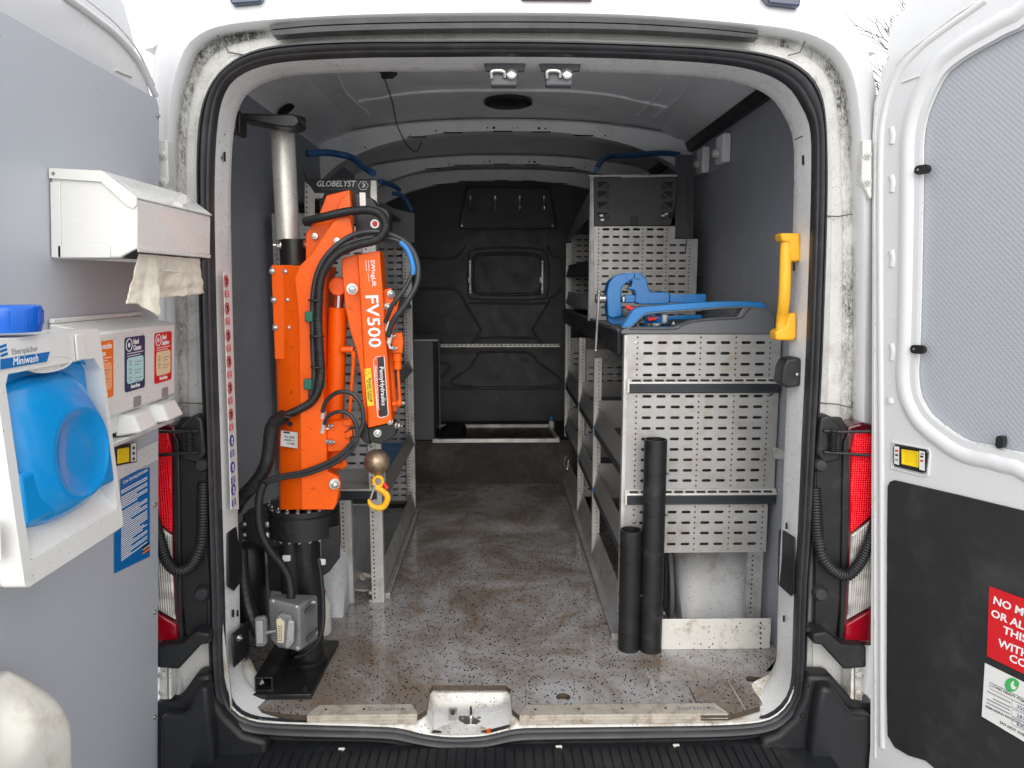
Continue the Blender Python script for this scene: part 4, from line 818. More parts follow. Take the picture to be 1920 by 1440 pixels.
for r_ in cs_:      # handle recess pressed into the outer face
    for p in r_:
        k = math.exp(-(((p.y+.835)/.052)**2+((p.z-(zt3-.050))/.034)**2)**2)
        if p.x > XD+.06: p.x -= .032*k
ob('body', b.loft(cs_, True, True, True), cream, jc, ang=80)
ob('moulded_rib', B().tube(cr([V3((XD+.130, -.72, .18)), V3((XD+.131, -.78, .13)), V3((XD+.130, -.86, .05))], 5), .005, 8), cream, jc)
def lean(o, done=set()):
    if o.data:
        w_ = wl(o)
        if o.data.users > 1: o.location.x += DK*(w_.z-DZ0)
        elif o.data.name not in done:
            done.add(o.data.name)
            for v in o.data.vertices: v.co.x += DK*(v.co.z-DZ0)
            o.data.update()
    for c in o.children: lean(c)
bpy.context.view_layer.update()
for o in (ld, td, to, sd_, wu, jc): lean(o)
# ================= RIGHT DOOR =================
AR = R(27); H0 = PY(1641, 900, -.065); dv_ = V3((math.sin(AR), -math.cos(AR), 0)); nv_ = V3((-math.cos(AR), -math.sin(AR), 0))
def Rp(px, py, off=0): return PP(px, py, H0+nv_*off, nv_)
def uv(px, py, off=0):
    p = Rp(px, py, off); return ((p-H0).dot(dv_), p.z-H0.z)
def rf(name, polys, off, t, mat, parent, bev=.003, **pr): return fill(name, polys, H0+nv_*(off-t/2), dv_, zu, t, mat, parent, bev, **pr)
OUT = [uv(*p) for p in ((1632, 1400), (1634, 1000), (1635, 700), (1636, 252), (1640, 195), (1650, 160), (1663, 128), (1686, 98), (1709, 78), (1755, 39), (1801, 5))]
OUT = OUT+[(OUT[-1][0]+.10, OUT[-1][1]+.030), (.74, 1.87-H0.z), (.76, -.45-H0.z), (OUT[0][0], -.45-H0.z)]
WIN = [uv(*p, -.02) for p in ((1734, 330), (1735, 263), (1743, 218), (1760, 174), (1782, 137), (1819, 108), (1869, 80), (1920, 55))]+[(uv(1920, 55, -.02)[0]+.22, uv(1920, 55, -.02)[1]+.03), (uv(1920, 849, -.02)[0]+.22, uv(1920, 849, -.02)[1]+.01)]+[uv(*p, -.02) for p in ((1920, 849), (1869, 837), (1824, 828), (1789, 808), (1750, 776), (1730, 739), (1725, 700), (1727, 660), (1730, 559), (1733, 399))]
WINs = [(p.x, p.y) for p in cr([V3((a, b_, 0)) for a, b_ in WIN], 5, True)]
rd = rf('rear_door', [OUT, WINs], 0, .045, white, van, .012, seg=4, label='right door opened wide, with dimpled grey window liner and black lower panel')
# raised frame lip round the window and pressed profile of the hinge stile
def rt(pts, r, name, mat, parent, off=0, closed=False, k=5, n=10): return ob(name, B().tube(cr([Rp(x, y, off) for x, y in pts], k, closed), r, n, closed=closed), mat, parent, ang=70)
b = B(); Wc = [V3((a, b_, 0)) for a, b_ in WINs]; cx = sum(p.x for p in Wc)/len(Wc); cy_ = sum(p.y for p in Wc)/len(Wc)
def wr(d, off):
    out = []
    for i, p in enumerate(Wc):
        q = (Wc[(i+1) % len(Wc)]-Wc[i-1]).normalized(); nn_ = V3((q.y, -q.x, 0))
        if nn_.dot(p-V3((cx, cy_, 0))) < 0: nn_ = -nn_
        p2 = p+nn_*d; out.append(H0+dv_*p2.x+zu*p2.y+nv_*off)
    return out
ob('window_bead', b.loft([wr(.052, -.001), wr(.045, .006), wr(.036, .010), wr(.022, .008), wr(.010, -.004), wr(0, -.018)]), white, rd, ang=70)
wl_ = rf('window_liner', [[((a-cx)*1.02+cx, (c_-cy_)*1.02+cy_) for a, c_ in WINs]], -.016, .004, dimple, rd, 0)
SK = [uv(*p, -.07) for p in ((1650, 1400), (1650, 250), (1655, 130), (1668, 110), (1667, 80), (1675, 46), (1698, 18), (1718, 0))]
rf('outer_skin', [SK+[(SK[-1][0]+.06, SK[-1][1]+.03), (.78, 1.97-H0.z), (.78, -.5-H0.z), (SK[0][0], -.5-H0.z)]], -.065, .03, white, rd, .012, seg=4)
rt([(1655, 1400), (1654, 900), (1652, 600), (1652, 300), (1660, 210), (1682, 145), (1722, 95), (1768, 58), (1822, 20), (1850, 0)], .009, 'frame_bead', white, rd, -.003)
rt([(1641, 1420), (1640, 900), (1640, 600), (1641, 260), (1650, 180), (1670, 138), (1700, 100), (1745, 66), (1790, 30), (1830, 5)], .0028, 'edge_seal', flange, rd, .0)
for y0 in (240, 330, 470, 645): rt([(1673, y0), (1676, y0+14), (1674, y0+30)], .009, 'pressed_boss', white, rd, -.004)
rt([(1672, 745), (1673, 756)], .014, 'pressed_boss', white, rd, -.009)
rt([(1692, 154), (1724, 142)], .003, 'pressed_mark', flange, rd, .001)
ob('liner_seam_edge', B().tube(wr(-.001, -.013), .0016, 6, closed=True), jambw, rd)
for x, y in ((1730, 318), (1722, 655)):
    c = Rp(x, y, .006)
    cl = ob('liner_clip', B().loft([[c+dv_*a+zu*b_+nv_*h for a, b_ in rrect(-.018, .018, -.0105, .0105, .0100, 6)] for h in (-.006, .004, .0055)], True, True, True), blkp, rd, ang=40)
    hexset('screw', [c+nv_*.005-dv_*.009], nv_, cl, .0035, .001, steel)
c = Rp(1876, 832, .0); ob('liner_clip', B().loft([[c+dv_*a+zu*b_+nv_*h for a, b_ in rrect(-.008, .008, -.010, .018, .0075, 6)] for h in (-.01, .004, .006)], True, True, True), blkp, rd, ang=40)
# lever escutcheon (its belt line slopes gently)
e = ob('lever_surround', B().loft([[Rp(x, y, h) for x, y in ((1678, 833), (1736, 843), (1740, 850), (1736, 886), (1730, 887), (1677, 874), (1675, 868), (1675, 838))] for h in (-.002, .005, .006)], True, True, True), blkp, rd, .001)
ob('surround_rim', B().tube([Rp(x, y, .001) for x, y in ((1674, 829), (1742, 842), (1744, 850), (1740, 891), (1730, 892), (1672, 877))], .0032, 8, closed=True), white, rd)
ob('pull_lever', B().loft([[Rp(x, y, h) for x, y in ((1690, 842), (1722, 847), (1722, 877), (1690, 870))] for h in (.004, .009)]+[[Rp(x, y, h) for x, y in ((1693, 845), (1719, 849), (1719, 874), (1693, 868))] for h in (.009, .0065)], True, True, True), yelp, e, .0008)
ob('symbol_plate', B().prism([Rp(x, y, .0065) for x, y in ((1677, 836), (1686, 838), (1686, 872), (1677, 869))], nv_*.001), stickw, e)
ob('symbol_plate', B().prism([Rp(x, y, .0065) for x, y in ((1724, 845), (1734, 847), (1734, 883), (1724, 880))], nv_*.001), stickw, e)
for (x, y, m) in ((1681, 845, redm), (1681, 853, inkk), (1681, 862, inkgrey), (1729, 851, inkgrey), (1728, 856, inkk), (1728, 864, redm)):
    ob('lock_symbol', B().prism([Rp(x+a, y+b_, .0078) for a, b_ in ((-2.5, -1.8), (3, -1.2), (3, 2), (-2.5, 1.4))], nv_*.0004), m, e)
# black lower panel
LP = [uv(*p) for p in ((1667, 912), (1671, 903), (1679, 900), (1800, 928), (1920, 957))]
s1 = (LP[-1][1]-LP[2][1])/(LP[-1][0]-LP[2][0])
LP = LP+[(.70, LP[-1][1]+s1*(.70-LP[-1][0])), (.72, -.36-H0.z)]+[uv(*p) for p in ((1762, 1445), (1738, 1425), (1705, 1415), (1680, 1400), (1667, 1378), (1665, 1300), (1666, 1000))]
lp = rf('lower_panel', [LP], .006, .008, M('black_door_panel', (.018, .019, .021), .55, var=.15, vs=4, bump=.15, bs=300, dirt=(.06, .06, .06), ds=4, dt=(.5, .85)), rd, .003)
def sticker(P, off, name, mat, parent): return ob(name, B().prism([Rp(x, y, off) for x, y in P], nv_*.0008), mat, parent)
# sticker frames follow the photographed corners, extended beyond the frame edge
rs_ = sticker([(1855, 1099), (1851, 1230), (1995, 1300), (2000, 1152)], .008, 'red_notice', redm, rd)
ws_ = sticker([(1847, 1243), (1841, 1343), (1990, 1432), (1996, 1316)], .008, 'payload_notice', stickw, rd)
def stext(s_, px, py, dx, dy, size, mat, parent, **k):
    a = Rp(px, py, .0092); b_ = Rp(px+dx*30, py+dy*30, .0092); u = (b_-a).normalized(); v = nv_.cross(u)
    return text(s_, a, u, v if v.z > 0 else -v, size, mat, parent, **k)
for s_, x, y, al in (('NO MODIFICATIONS', 1862, 1125, 'LEFT'), ('OR ALTERATIONS TO', 1858, 1149, 'LEFT'), ('THIS VEHICLE', 1881, 1181, 'LEFT'), ('WITHOUT PRIOR', 1872, 1205, 'LEFT'), ('CONSENT', 1892, 1233, 'LEFT')):
    stext(s_, x, y, 1, .42, .0245, inkw, rs_, bold=.022, align=al)
ob('notice_logo', B().prism([Rp(1897+13*math.cos(a*.35), 1284+13*math.sin(a*.35), .0094) for a in range(18)], nv_*.0004), inkgrn, ws_)
ob('notice_logo_core', B().prism([Rp(1901+6*math.cos(a*.35), 1285+8*math.sin(a*.35), .0100) for a in range(18)], nv_*.0004), stickw, ws_)
ob('notice_logo_leaf', B().prism([Rp(1906+5*math.cos(a*.35), 1282+6*math.sin(a*.35), .0104) for a in range(18)], nv_*.0004), inkgrn, ws_)
stext('LOAD HEAVY ITEMS ON FLOOR', 1859, 1285, 1, .50, .0085, inkk, ws_, bold=.01, align='LEFT')
b = B().tube([Rp(x, y, .0092) for x, y in ((1856, 1279), (1960, 1330), (1960, 1343), (1856, 1291))], .0005, 4, closed=True); ob('notice_box', b, inkk, ws_)
for i, (x, y, l) in enumerate(((1851, 1295, 44), (1862, 1309, 34), (1850, 1309, 44), (1850, 1316, 44))): ob('print_line', B().prism([Rp(x+a, y+c_, .0092) for a, c_ in ((0, 0), (l, l*.5), (l, l*.5+2), (0, 2))], nv_*.0004), inkgrey, ws_)
stext('REMAINING PAYLOAD =', 1848, 1324, 1, .5, .0075, inkk, ws_, bold=.01, align='LEFT')
for n_, y in (('3500', 1324), ('2870', 1341), ('630', 1357)):
    stext(n_, 1906, y, 1, .5, .012, M('pen_ink', (.05, .03, .2), .5), ws_, align='LEFT')
    ob('notice_box', B().tube([Rp(x, y+q, .0092) for x, q in ((1898, -12), (1945, 10), (1944, 24), (1897, 1))], .0004, 4, closed=True), inkk, ws_)
stext('DO NOT OVERLOAD', 1875, 1354, 1, .55, .0085, inkk, ws_, bold=.02, align='LEFT')
# ================= ORANGE LOADER CRANE =================
AY = .30; ax = PY(570, 985, AY).x
cn = thing('loader_crane', 'bright orange folding loader crane bolted upright inside the left rear corner of the van', 'crane', (ax, AY, 0))
def cpr(pts, y, t, name, mat, parent=cn, bev=.003, **pr): return ob(name, B().prism([PY(a, b_, y) for a, b_ in pts], (0, t, 0)), mat, parent, bev, **pr)
def ctube(pts, r, name, mat, parent=cn, y=None, corr=False, k=8, n=12, pitch=.006, dep=.14):
    P = cr([PY(p[0], p[1], p[2] if len(p) > 2 else y) for p in pts], k)
    return ob(name, B().corr(P, r, pitch, dep, n) if corr else B().tube(P, r, n), mat, parent, ang=60)
zc_ = lambda py, y: PY(570, py, y).z
# base plate with box tube
base = [PZ(x, y, .016) for x, y in ((465, 1303), (486, 1262), (520, 1200), (635, 1200), (583, 1302))]
bpl = ob('base_plate', B().prism(base, (0, 0, -.016)), blkmetal, cn, .002)
q0 = PZ(478, 1297, .017); q1 = PZ(512, 1297, .017); wq = q1.x-q0.x
for (xa, xb, za, zb) in ((0, wq, 0, .005), (0, wq, wq*.85-.005, wq*.85), (0, .005, .005, wq*.85-.005), (wq-.005, wq, .005, wq*.85-.005)):
    ob('tube_wall', B().box(q0.x+xa, q0.x+xb, q0.y, q0.y+.20, .0165+za, .0165+zb), blkmetal, bpl, .0008)
hexset('bolt', [PZ(571, 1293, .017), PZ(524, 1240, .017)], (0, 0, 1), bpl, .009, .006, blkmetal)
zTop = zc_(962, AY-.10); zBot = zc_(1010, AY-.10)
ob('pedestal', B().lathe((ax, AY, 0), (0, 0, 1), [(.062, .016), (.062, .024), (.047, .030), (.047, zBot)], 40).lathe((ax-.038, AY-.03, 0), (0, 0, 1), [(.030, .20), (.030, zBot)], 24), blkmetal, cn)
ob('slew_ring', B().lathe((ax, AY, 0), (0, 0, 1), [(.085, zBot-.012), (.108, zBot-.010), (.108, zTop-.022), (.104, zTop-.018), (.104, zTop-.014), (.109, zTop-.012), (.109, zTop), (.05, zTop)], 64), blkmetal, cn)
rb_ = []; rt_ = []
for k in range(20):
    a = 2*math.pi*k/20+.1; rb_.append(V3((ax+.096*math.cos(a), AY+.096*math.sin(a), zBot-.012))); rt_.append(V3((ax+.100*math.cos(a), AY+.100*math.sin(a), zTop)))
hexset('ring_bolt', rt_, (0, 0, 1), cn, .0062, .007); hexset('under_bolt', [p for p in rb_ if p.y < AY+.02], (0, 0, -1), cn, .0062, .004)
cpr([(455, 965), (500, 950), (545, 962), (545, 1022), (500, 1027), (452, 1010)], .24, .06, 'ring_bracket', blkmetal)
hexset('bracket_bolt', [PY(x, y, .238) for x, y in ((457, 983), (501, 983), (457, 1003), (501, 1003))], (0, -1, 0), cn, .0068, .004)
cpr([(601, 992), (637, 985), (637, 1046), (618, 1072), (603, 1082)], .24, .008, 'side_gusset', blkmetal)
cpr([(500, 1030), (546, 1030), (540, 1112), (505, 1108)], .33, .06, 'motor_block', blkmetal)
ob('pump_motor', B().lathe(PY(468, 1090, .34), (0, 0, 1), [(.045, -.12), (.05, -.11), (.05, .10), (.04, .12)], 28), blkp, cn)
cpr([(482, 1100), (497, 1062), (503, 1100), (500, 1160), (488, 1165)], .36, .04, 'grey_guard', boxg)
cpr([(575, 1015), (597, 1015), (600, 1080), (582, 1085)], .30, .02, 'solenoid_bracket', blkp)
for (x, y) in ((537, 1048), (603, 1055)): cpr([(x-8, y-6), (x+7, y-6), (x+7, y+5), (x-8, y+6)], .235, .01, 'rating_tag', stickw)
# junction box with open multi-pin socket
jb_ = ob('junction_box', B().loft([[PY(x, y, d) for x, y, d in q] for q in
    ([(503, 1122, .135), (561, 1137, .105), (563, 1222, .105), (520, 1214, .125), (505, 1196, .135)], [(512, 1112, .215), (597, 1115, .20), (598, 1198, .20), (560, 1216, .19), (512, 1190, .215)])], True, True, True), boxg, cn, .008, seg=4)
cpr([(571, 1146), (589, 1131), (590, 1138), (572, 1153)], .125, .02, 'box_lug', shelfdk, jb_, .002); cpr([(575, 1197), (592, 1180), (592, 1187), (576, 1205)], .125, .02, 'box_lug', shelfdk, jb_, .002)
hexset('box_screw', [PY(556, 1139, .108), PY(588, 1131, .135), PY(591, 1186, .135), PY(558, 1216, .108), PY(512, 1128, .13)], (0, -1, 0), jb_, .0055, .003, steel)
sk = cpr([(519, 1155), (528, 1151), (545, 1155), (548, 1166), (549, 1208), (534, 1216), (520, 1206)], .090, .035, 'socket_frame', boxg, jb_, .004)
cpr([(540, 1164), (551, 1166), (551, 1204), (544, 1214), (538, 1218), (534, 1213)], .082, .012, 'socket_lever', alud, sk, .003)
cpr([(518, 1162), (524, 1160), (533, 1168), (532, 1206), (520, 1205)], .083, .012, 'pin_insert', beige, sk, .001)
b = B()
for i in range(7):
    for j in range(3): b.lathe(PY(521.5+3.4*j, 1174+4.4*i, .0825), (0, -1, 0), [(.0016, 0), (.0016, .001)], 6)
ob('pin_socket', b, inkk, sk)
cv = cpr([(477, 1160), (494, 1157), (499, 1164), (500, 1206), (494, 1213), (479, 1213)], .095, .016, 'socket_cover', boxg, jb_, .003)
cpr([(480, 1165), (492, 1164), (493, 1206), (481, 1207)], .0935, .002, 'cover_recess', alud, cv, .0008)
ob('cover_hinge', B().tube([PY(499, 1186, .10), PY(519, 1182, .10)], .006, 8), steel, jb_)
ob('cable_gland', B().lathe(PY(545, 1128, .16), (0, 0, 1), [(.016, -.008), (.016, .006), (.0125, .008), (.0125, .022)], 14), blkp, jb_)
# orange slewing column: folded box section
L = []
for (y, xl, xf, xr) in ((498, 513, 562, 612), (560, 516, 561, 606), (680, 517, 560, 606), (745, 519, 560, 608), (870, 522, 562, 613), (956, 524, 565, 622)):
    L.append([PY(xl, y, .225), PY(xl+4, y, .205), PY(xf-6, y, .180), PY(xf+4, y, .172), PY(xr, y, .172), PY(xr, y, .172)+V3((0, .13, 0)), PY(xl, y, .225)+V3((0, .08, 0))])
ob('column', B().loft(L, True, True, True), orange, cn, .003)
cpr([(508, 497), (549, 497), (552, 676), (515, 674)], .196, .012, 'bolted_plate', orange)
hexset('plate_bolt', [PY(x, y, .195) for x, y in ((510, 508), (536, 509), (513, 562), (540, 562), (516, 614), (543, 614))], (-.2, -1, 0), cn, .0065, .006)
HP = [(552, 520), (562, 498), (582, 478), (604, 446), (625, 415), (648, 402), (657, 405), (660, 428), (663, 446), (645, 458), (627, 478), (613, 505), (606, 535), (603, 570), (603, 640), (606, 735), (611, 790), (613, 868), (613, 884), (634, 895), (638, 908), (630, 946), (625, 956), (565, 956), (562, 745), (560, 600)]
cpr(HP, .150, .022, 'head_gusset', orange, bev=.0025)
cpr([(573, 492), (573, 438), (598, 402), (612, 366), (655, 356), (659, 395), (650, 410), (622, 425), (600, 455)], .235, .05, 'rear_head_plate', orange)
cpr([(616, 425), (628, 400), (637, 377), (655, 357), (660, 420), (662, 440), (640, 415)], .200, .03, 'inner_head_plate', orange)
for (x, y, r) in ((550, 735, .008), (544, 795, .008)): ob('column_hole', B().lathe(PY(x, y, .186), (-.15, -1, 0), [(r, 0), (r, .0012)], 14), darkhole, cn)
hexset('head_bolt', [PY(551+75, 402, .195), PY(632, 452, .145), PY(590, 443, .225)], (0, -1, 0), cn, .006, .006)
hexset('pivot_bolt', [PY(627, 907, .148)], (.4, -1, 0), cn, .011, .012); hexset('pivot_bolt', [PY(660, 542, .125)], (.3, -1, 0), cn, .0105, .012)
# serial plate
s = cpr([(527, 807), (558, 811), (558, 841), (526, 836)], .171, .002, 'serial_plate', M('foil_label', (.55, .55, .55), .3, metal=.3), bev=0)
c = PY(543, 820, .1695); text('FV 500', c, (1, 0, -.08), zu, .009, inkk, s, sx=1.1); text('PH/SL-17', c+V3((0, 0, -.009)), (1, 0, -.08), zu, .008, inkk, s); text('17-500', c+V3((.002, 0, -.019)), (1, 0, -.08), zu, .008, inkk, s)
ob('plate_band', B().prism([PY(x, y, .1700) for x, y in ((531, 809), (543, 810), (543, 813), (531, 812))], (0, .0005, 0)), inkk, s)
# mast tube, sleeve and top stay
mx = PY(550, 440, AY).x
mt = ob('mast_tube', B().lathe((mx, AY, 0), (-.012, 0, 1), [(.0335, zc_(450, AY)), (.0335, zc_(250, AY)), (.031, zc_(247, AY)), (.022, zc_(246, AY)), (.022, zc_(236, AY))], 40), mast, cn)
ob('mast_sleeve', B().lathe((mx, AY-.0, 0), (0, 0, 1), [(.0405, zc_(502, AY)), (.0405, zc_(449, AY)), (.034, zc_(449, AY))], 40), blkmetal, cn)
hexset('sleeve_bolt', [PY(527, 460, .25)], (-1, -.3, 0), cn, .008, .012); hexset('sleeve_bolt', [PY(573, 458, .25)], (1, -.5, 0), cn, .0085, .014)
ob('stay_bar', B().prism([PY(x, y, .20) for x, y in ((440, 211), (500, 214), (548, 213), (558, 218), (561, 230), (552, 238), (530, 238), (500, 232), (448, 222))], (0, .085, 0)), blkmetal, cn, .004)
ob('stay_ring', B().lathe(PY(549, 229, AY), (0, 0, 1), [(.036, -.010), (.036, .012), (.03, .014)], 32), blkmetal, cn)
sp_ = cpr([(426, 197), (440, 202), (442, 246), (432, 258), (421, 250)], .135, .02, 'stay_plate', blkmetal)
cpr([(440, 205), (450, 208), (450, 250), (440, 252)], .16, .06, 'stay_web', blkmetal)
hexset('stay_bolt', [PY(435, 210, .133), PY(434, 236, .133)], (0, -1, 0), cn, .008, .005)
# lift cylinder
def cyl(p0, p1, r, prof_n=28): d = p1-p0; return B().lathe(p0, d, [(r*.9, 0), (r, r*.12), (r, d.length-r*.12), (r*.9, d.length)], prof_n)
c0, c1, c2 = PY(625, 868, .235), PY(634, 577, .215), PY(636, 545, .21)
lc = ob('lift_cylinder', cyl(c0, c1, .0265), orange, cn)
ob('cylinder_rod', cyl(c1, c2, .0145), M('chromed_rod', (.7, .7, .7), .12, metal=1), lc)
ob('rod_eye', B().lathe(c2+V3((0, .02, .012)), (0, -1, 0), [(.024, -.0), (.026, .004), (.026, .036), (.024, .04)], 28).lathe(c2, (0, 0, -1), [(.02, -.012), (.018, .006), (.013, .012)], 20), orange, lc)
ob('port_boss', B().lathe(PY(640, 655, .19), (1, 0, -.03), [(.011, 0), (.009, .002), (.009, .024), (.0105, .026), (.0105, .034), (.004, .036)], 16), orange, lc)
hexset('port_plug', [PY(668, 655, .185)], (1, -.4, 0), lc, .006, .007)
ob('return_pipe', B().tube([PY(663, 658, .185), PY(663, 672, .185), PY(657, 760, .19), PY(652, 800, .20)], .0052, 10).lathe(PY(663, 660, .185), (0, 0, -1), [(.0075, 0), (.0075, .016)], 12), orange, lc)
# folded boom with tapered side flange
bf = [(670, 477), (712, 470), (735, 792), (690, 803)]
L = [[PY(x, y, .150) for x, y in bf], [PY(x, y, .150)+V3((0, .075, 0)) for x, y in bf]]
bm_ = ob('boom', B().loft(L, True, True, True), orange, cn, .003)
cpr([(640, 485), (671, 476), (690, 802), (682, 780), (676, 700), (668, 655), (656, 620), (647, 577), (642, 520)], .165, .05, 'boom_flange', orange, bm_, .003)
cpr([(712, 545), (733, 540), (742, 575), (748, 560), (738, 620), (718, 620)], .175, .02, 'valve_lug', orange, bm_)
hexset('lug_bolt', [PY(733, 551, .172), PY(727, 575, .172)], (.4, -1, 0), bm_, .0075, .008)
def btx(s_, px, py, size, mat, parent, dx=.066, y=.1492, **k):
    u = (PY(px+20*dx, py+20, y)-PY(px, py, y)).normalized(); v = V3((0, -1, 0)).cross(u); return text(s_, PY(px, py, y), u, v, size, mat, parent, **k)
t = btx('FV500', 699, 602, .0485, inkw, bm_, bold=.012, sx=1.16, name='model_lettering', sp=1.03)
btx('FV500', 699, 602, .0485, inkgrey, bm_, bold=.028, sx=1.16, y=.1496, sp=1.03)
btx('SWingLift', 700, 512, .0155, inkw, bm_, bold=.01, name='series_lettering', sx=1.18)
ob('flag_mark', B().tube([PY(x, y, .1494) for x, y in ((686, 488), (691, 488), (692, 508), (687, 508))], .0009, 5, closed=True).tube([PY(690, 511, .1494), PY(692, 528, .1494)], .0006, 5), inkw, bm_)
s = ob('maker_plate', B().prism([PY(x, y, .1492) for x, y in ((708, 671), (720, 668), (727, 776), (725, 780), (713, 782), (711, 778))], (0, .0006, 0)), inkk, bm_)
ob('plate_outline', B().tube([PY(x, y, .1491) for x, y in ((706, 669), (720, 667), (728, 777), (724, 781), (712, 783), (708, 780), (700, 676))], .0011, 5, closed=True), inkw, s)
ob('plate_band', B().prism([PY(x, y, .1492) for x, y in ((702, 674), (708, 671), (713, 781), (708, 778))], (0, .0005, 0)), M('scarlet_print', (.75, .10, .02), .4), s)
btx('PennyHydraulics', 717, 724, .0165, inkw, s, bold=.01, y=.1488, sx=1.0, dx=.062); btx('VEHICLE MOUNTED EQUIPMENT', 706.5, 727, .0088, inkw, s, y=.1488, dx=.062, sx=.98)
s = ob('boom_warning', B().prism([PY(x, y, .1492) for x, y in ((683, 692), (695, 690), (701, 760), (689, 762))], (0, .0006, 0)), inky, bm_)
ob('warning_triangle', B().tube([PY(x, y, .1487) for x, y in ((694, 699), (684.5, 694), (685.5, 705))], .0008, 5, closed=True), inkk, s)
btx('BEWARE OF BOOM', 694.5, 731, .0088, inkk, s, y=.1487, dx=.075, sx=.9, bold=.01); btx('AT FULL HEIGHT', 690, 732, .0088, inkk, s, y=.1487, dx=.075, sx=.9, bold=.01)
# control ram and valve block at the boom's outer side
r0, r1 = PY(735, 655, .20), PY(739, 770, .20)
ob('outer_tube', cyl(PY(729, 640, .20), r1, .0095, 16), orange, bm_)
ob('valve_block', B().prism([PY(x, y, .15) for x, y in ((733, 626), (753, 624), (756, 640), (754, 662), (736, 662))], (0, .03, 0)), orange, bm_, .002)
ob('ram_body', B().lathe(PY(745, 662, .165), (.0, 0, -1), [(.0125, 0), (.0125, .022), (.010, .024), (.010, .03), (.0115, .032), (.0115, .045), (.006, .047)], 18), orange, bm_)
ob('ram_rod', B().tube([PY(746, 690, .165), PY(750, 752, .165)], .0042, 10).sphere(PY(749, 756, .165), .010, 14, 8), orange, bm_)
ob('ram_pin', B().lathe(PY(736, 757, .165), (1, 0, 0), [(.006, 0), (.006, .03)], 12), orange, bm_); hexset('ram_nut', [PY(755, 756, .16)], (1, -.5, 0), bm_, .0055, .006)
# black boom tip, sheave, ball weight and hook
cpr([(675, 801), (692, 803), (735, 792), (744, 802), (742, 815), (728, 826), (712, 833), (694, 829), (679, 822)], .160, .055, 'boom_tip', blkmetal, bm_)
cpr([(675, 799), (688, 799), (694, 835), (680, 827), (673, 815)], .150, .075, 'sheave_guard', blkmetal, bm_)
ob('tip_washer', B().lathe(PY(708, 812, .160), (0, -1, 0), [(.012, 0), (.012, .004), (.011, .005)], 24), chrome, bm_)
hexset('tip_bolt', [PY(708, 812, .155), PY(731, 792-2, .158)], (.15, -1, 0), bm_, .0065, .006); hexset('tip_bolt', [PY(743, 798, .165)], (1, -.6, 0), bm_, .008, .012)
bc = PY(707, 866, .19)
ob('hoist_cable', B().tube([PY(706, 830, .19), bc], .0028, 8), steel, cn)
ob('ball_weight', B().sphere(bc, .0375, 32, 20), ballm, cn, ang=80)
ob('ball_neck', B().lathe(bc+V3((0, 0, -.034)), (0, 0, -1), [(.011, 0), (.009, .006), (.004, .008)], 14).tube([bc+V3((0, 0, -.03)), bc+V3((0, 0, -.05))], .003, 8), steel, cn)
hk_ = PY(709, 905, .175)
def hkp(x, y): return PY(x, y, .178)
P = cr([hkp(704, 915), hkp(714, 918), hkp(725, 928), hkp(729, 940) if False else hkp(726, 938), hkp(719, 950), hkp(706, 952), hkp(695, 946), hkp(691, 936)], 8)
rr = [.006, .0085, .0095, .0095, .009, .0095, .0085, .0065, .003]
b = B().tube(P, .008, 14, rf=lambda i: rr[min(int(i/len(P)*8), 7)]*(1-(i/len(P)*8) % 1)+rr[min(int(i/len(P)*8)+1, 8)]*((i/len(P)*8) % 1))
b.tube([hkp(709+8.5*math.cos(a*math.pi/8), 903+9.5*math.sin(a*math.pi/8)) for a in range(16)], .0052, 10, closed=True)
hk2 = ob('hook', b, yel, cn, ang=70)
ob('safety_latch', B().prism([PY(x, y, .172) for x, y in ((702, 908), (705, 911), (696, 938), (692, 935))], (0, .012, 0)), steel, hk2, .002)
ob('latch_trigger', B().prism([PY(x, y, .170) for x, y in ((717, 908), (722, 906), (729, 915), (724, 919))], (0, .012, 0)), redp, hk2, .002)
# lower valve manifold on the column
mf = cpr([(613, 792), (628, 790), (655, 788), (658, 800), (645, 812), (656, 818), (655, 830), (640, 846), (620, 848), (611, 846)], .165, .04, 'manifold_block', orange)
cpr([(640, 789), (659, 786), (662, 798), (646, 800)], .155, .02, 'manifold_lug', orange, mf); cpr([(646, 812), (660, 806), (661, 818), (648, 824)], .155, .02, 'manifold_lug', orange, mf)
ob('ball_joint_pin', B().lathe(PY(626, 873, .17), (1, -.2, .0), [(.009, 0), (.008, .02), (.0095, .022), (.0095, .03), (.006, .032)], 16).lathe(PY(645, 866, .17), (0, 0, -1), [(.008, -.006), (.008, .012)], 14), orange, cn)
for (a, b_, c_, n_) in (((608, 790), (604, 812), (604, 826), 'hose_fitting'), ((607, 770), (605, 785), (603, 800), 'hose_fitting')):
    ob(n_, B().tube([PY(a[0], a[1], .155), PY(b_[0], b_[1], .155)], .0075, 12).tube(cr([PY(b_[0], b_[1], .155), PY(c_[0], c_[1]-4, .155), PY(c_[0]+4, c_[1]+3, .155), PY(c_[0]+14, c_[1]+4, .155)], 5), .004, 10), alu, cn)
hexset('union_nut', [PY(612, 828, .155), PY(620, 829, .155)], (1, -.1, 0), cn, .0062, .008); hexset('union_nut', [PY(617, 798, .157)], (1, -.1, 0), cn, .006, .008)
for (x, y) in ((726, 617), (729, 640)):
    ob('hose_fitting', B().tube([PY(x+3, y-14, .135), PY(x, y+4, .135)], .0068, 12).tube([PY(x, y+4, .135), PY(x+2, y+12, .137), PY(x+12, y+13, .14)], .0042, 8), alu, cn)
    hexset('union_nut', [PY(x+8, y+13, .138)], (1, -.2, 0), cn, .006, .008)
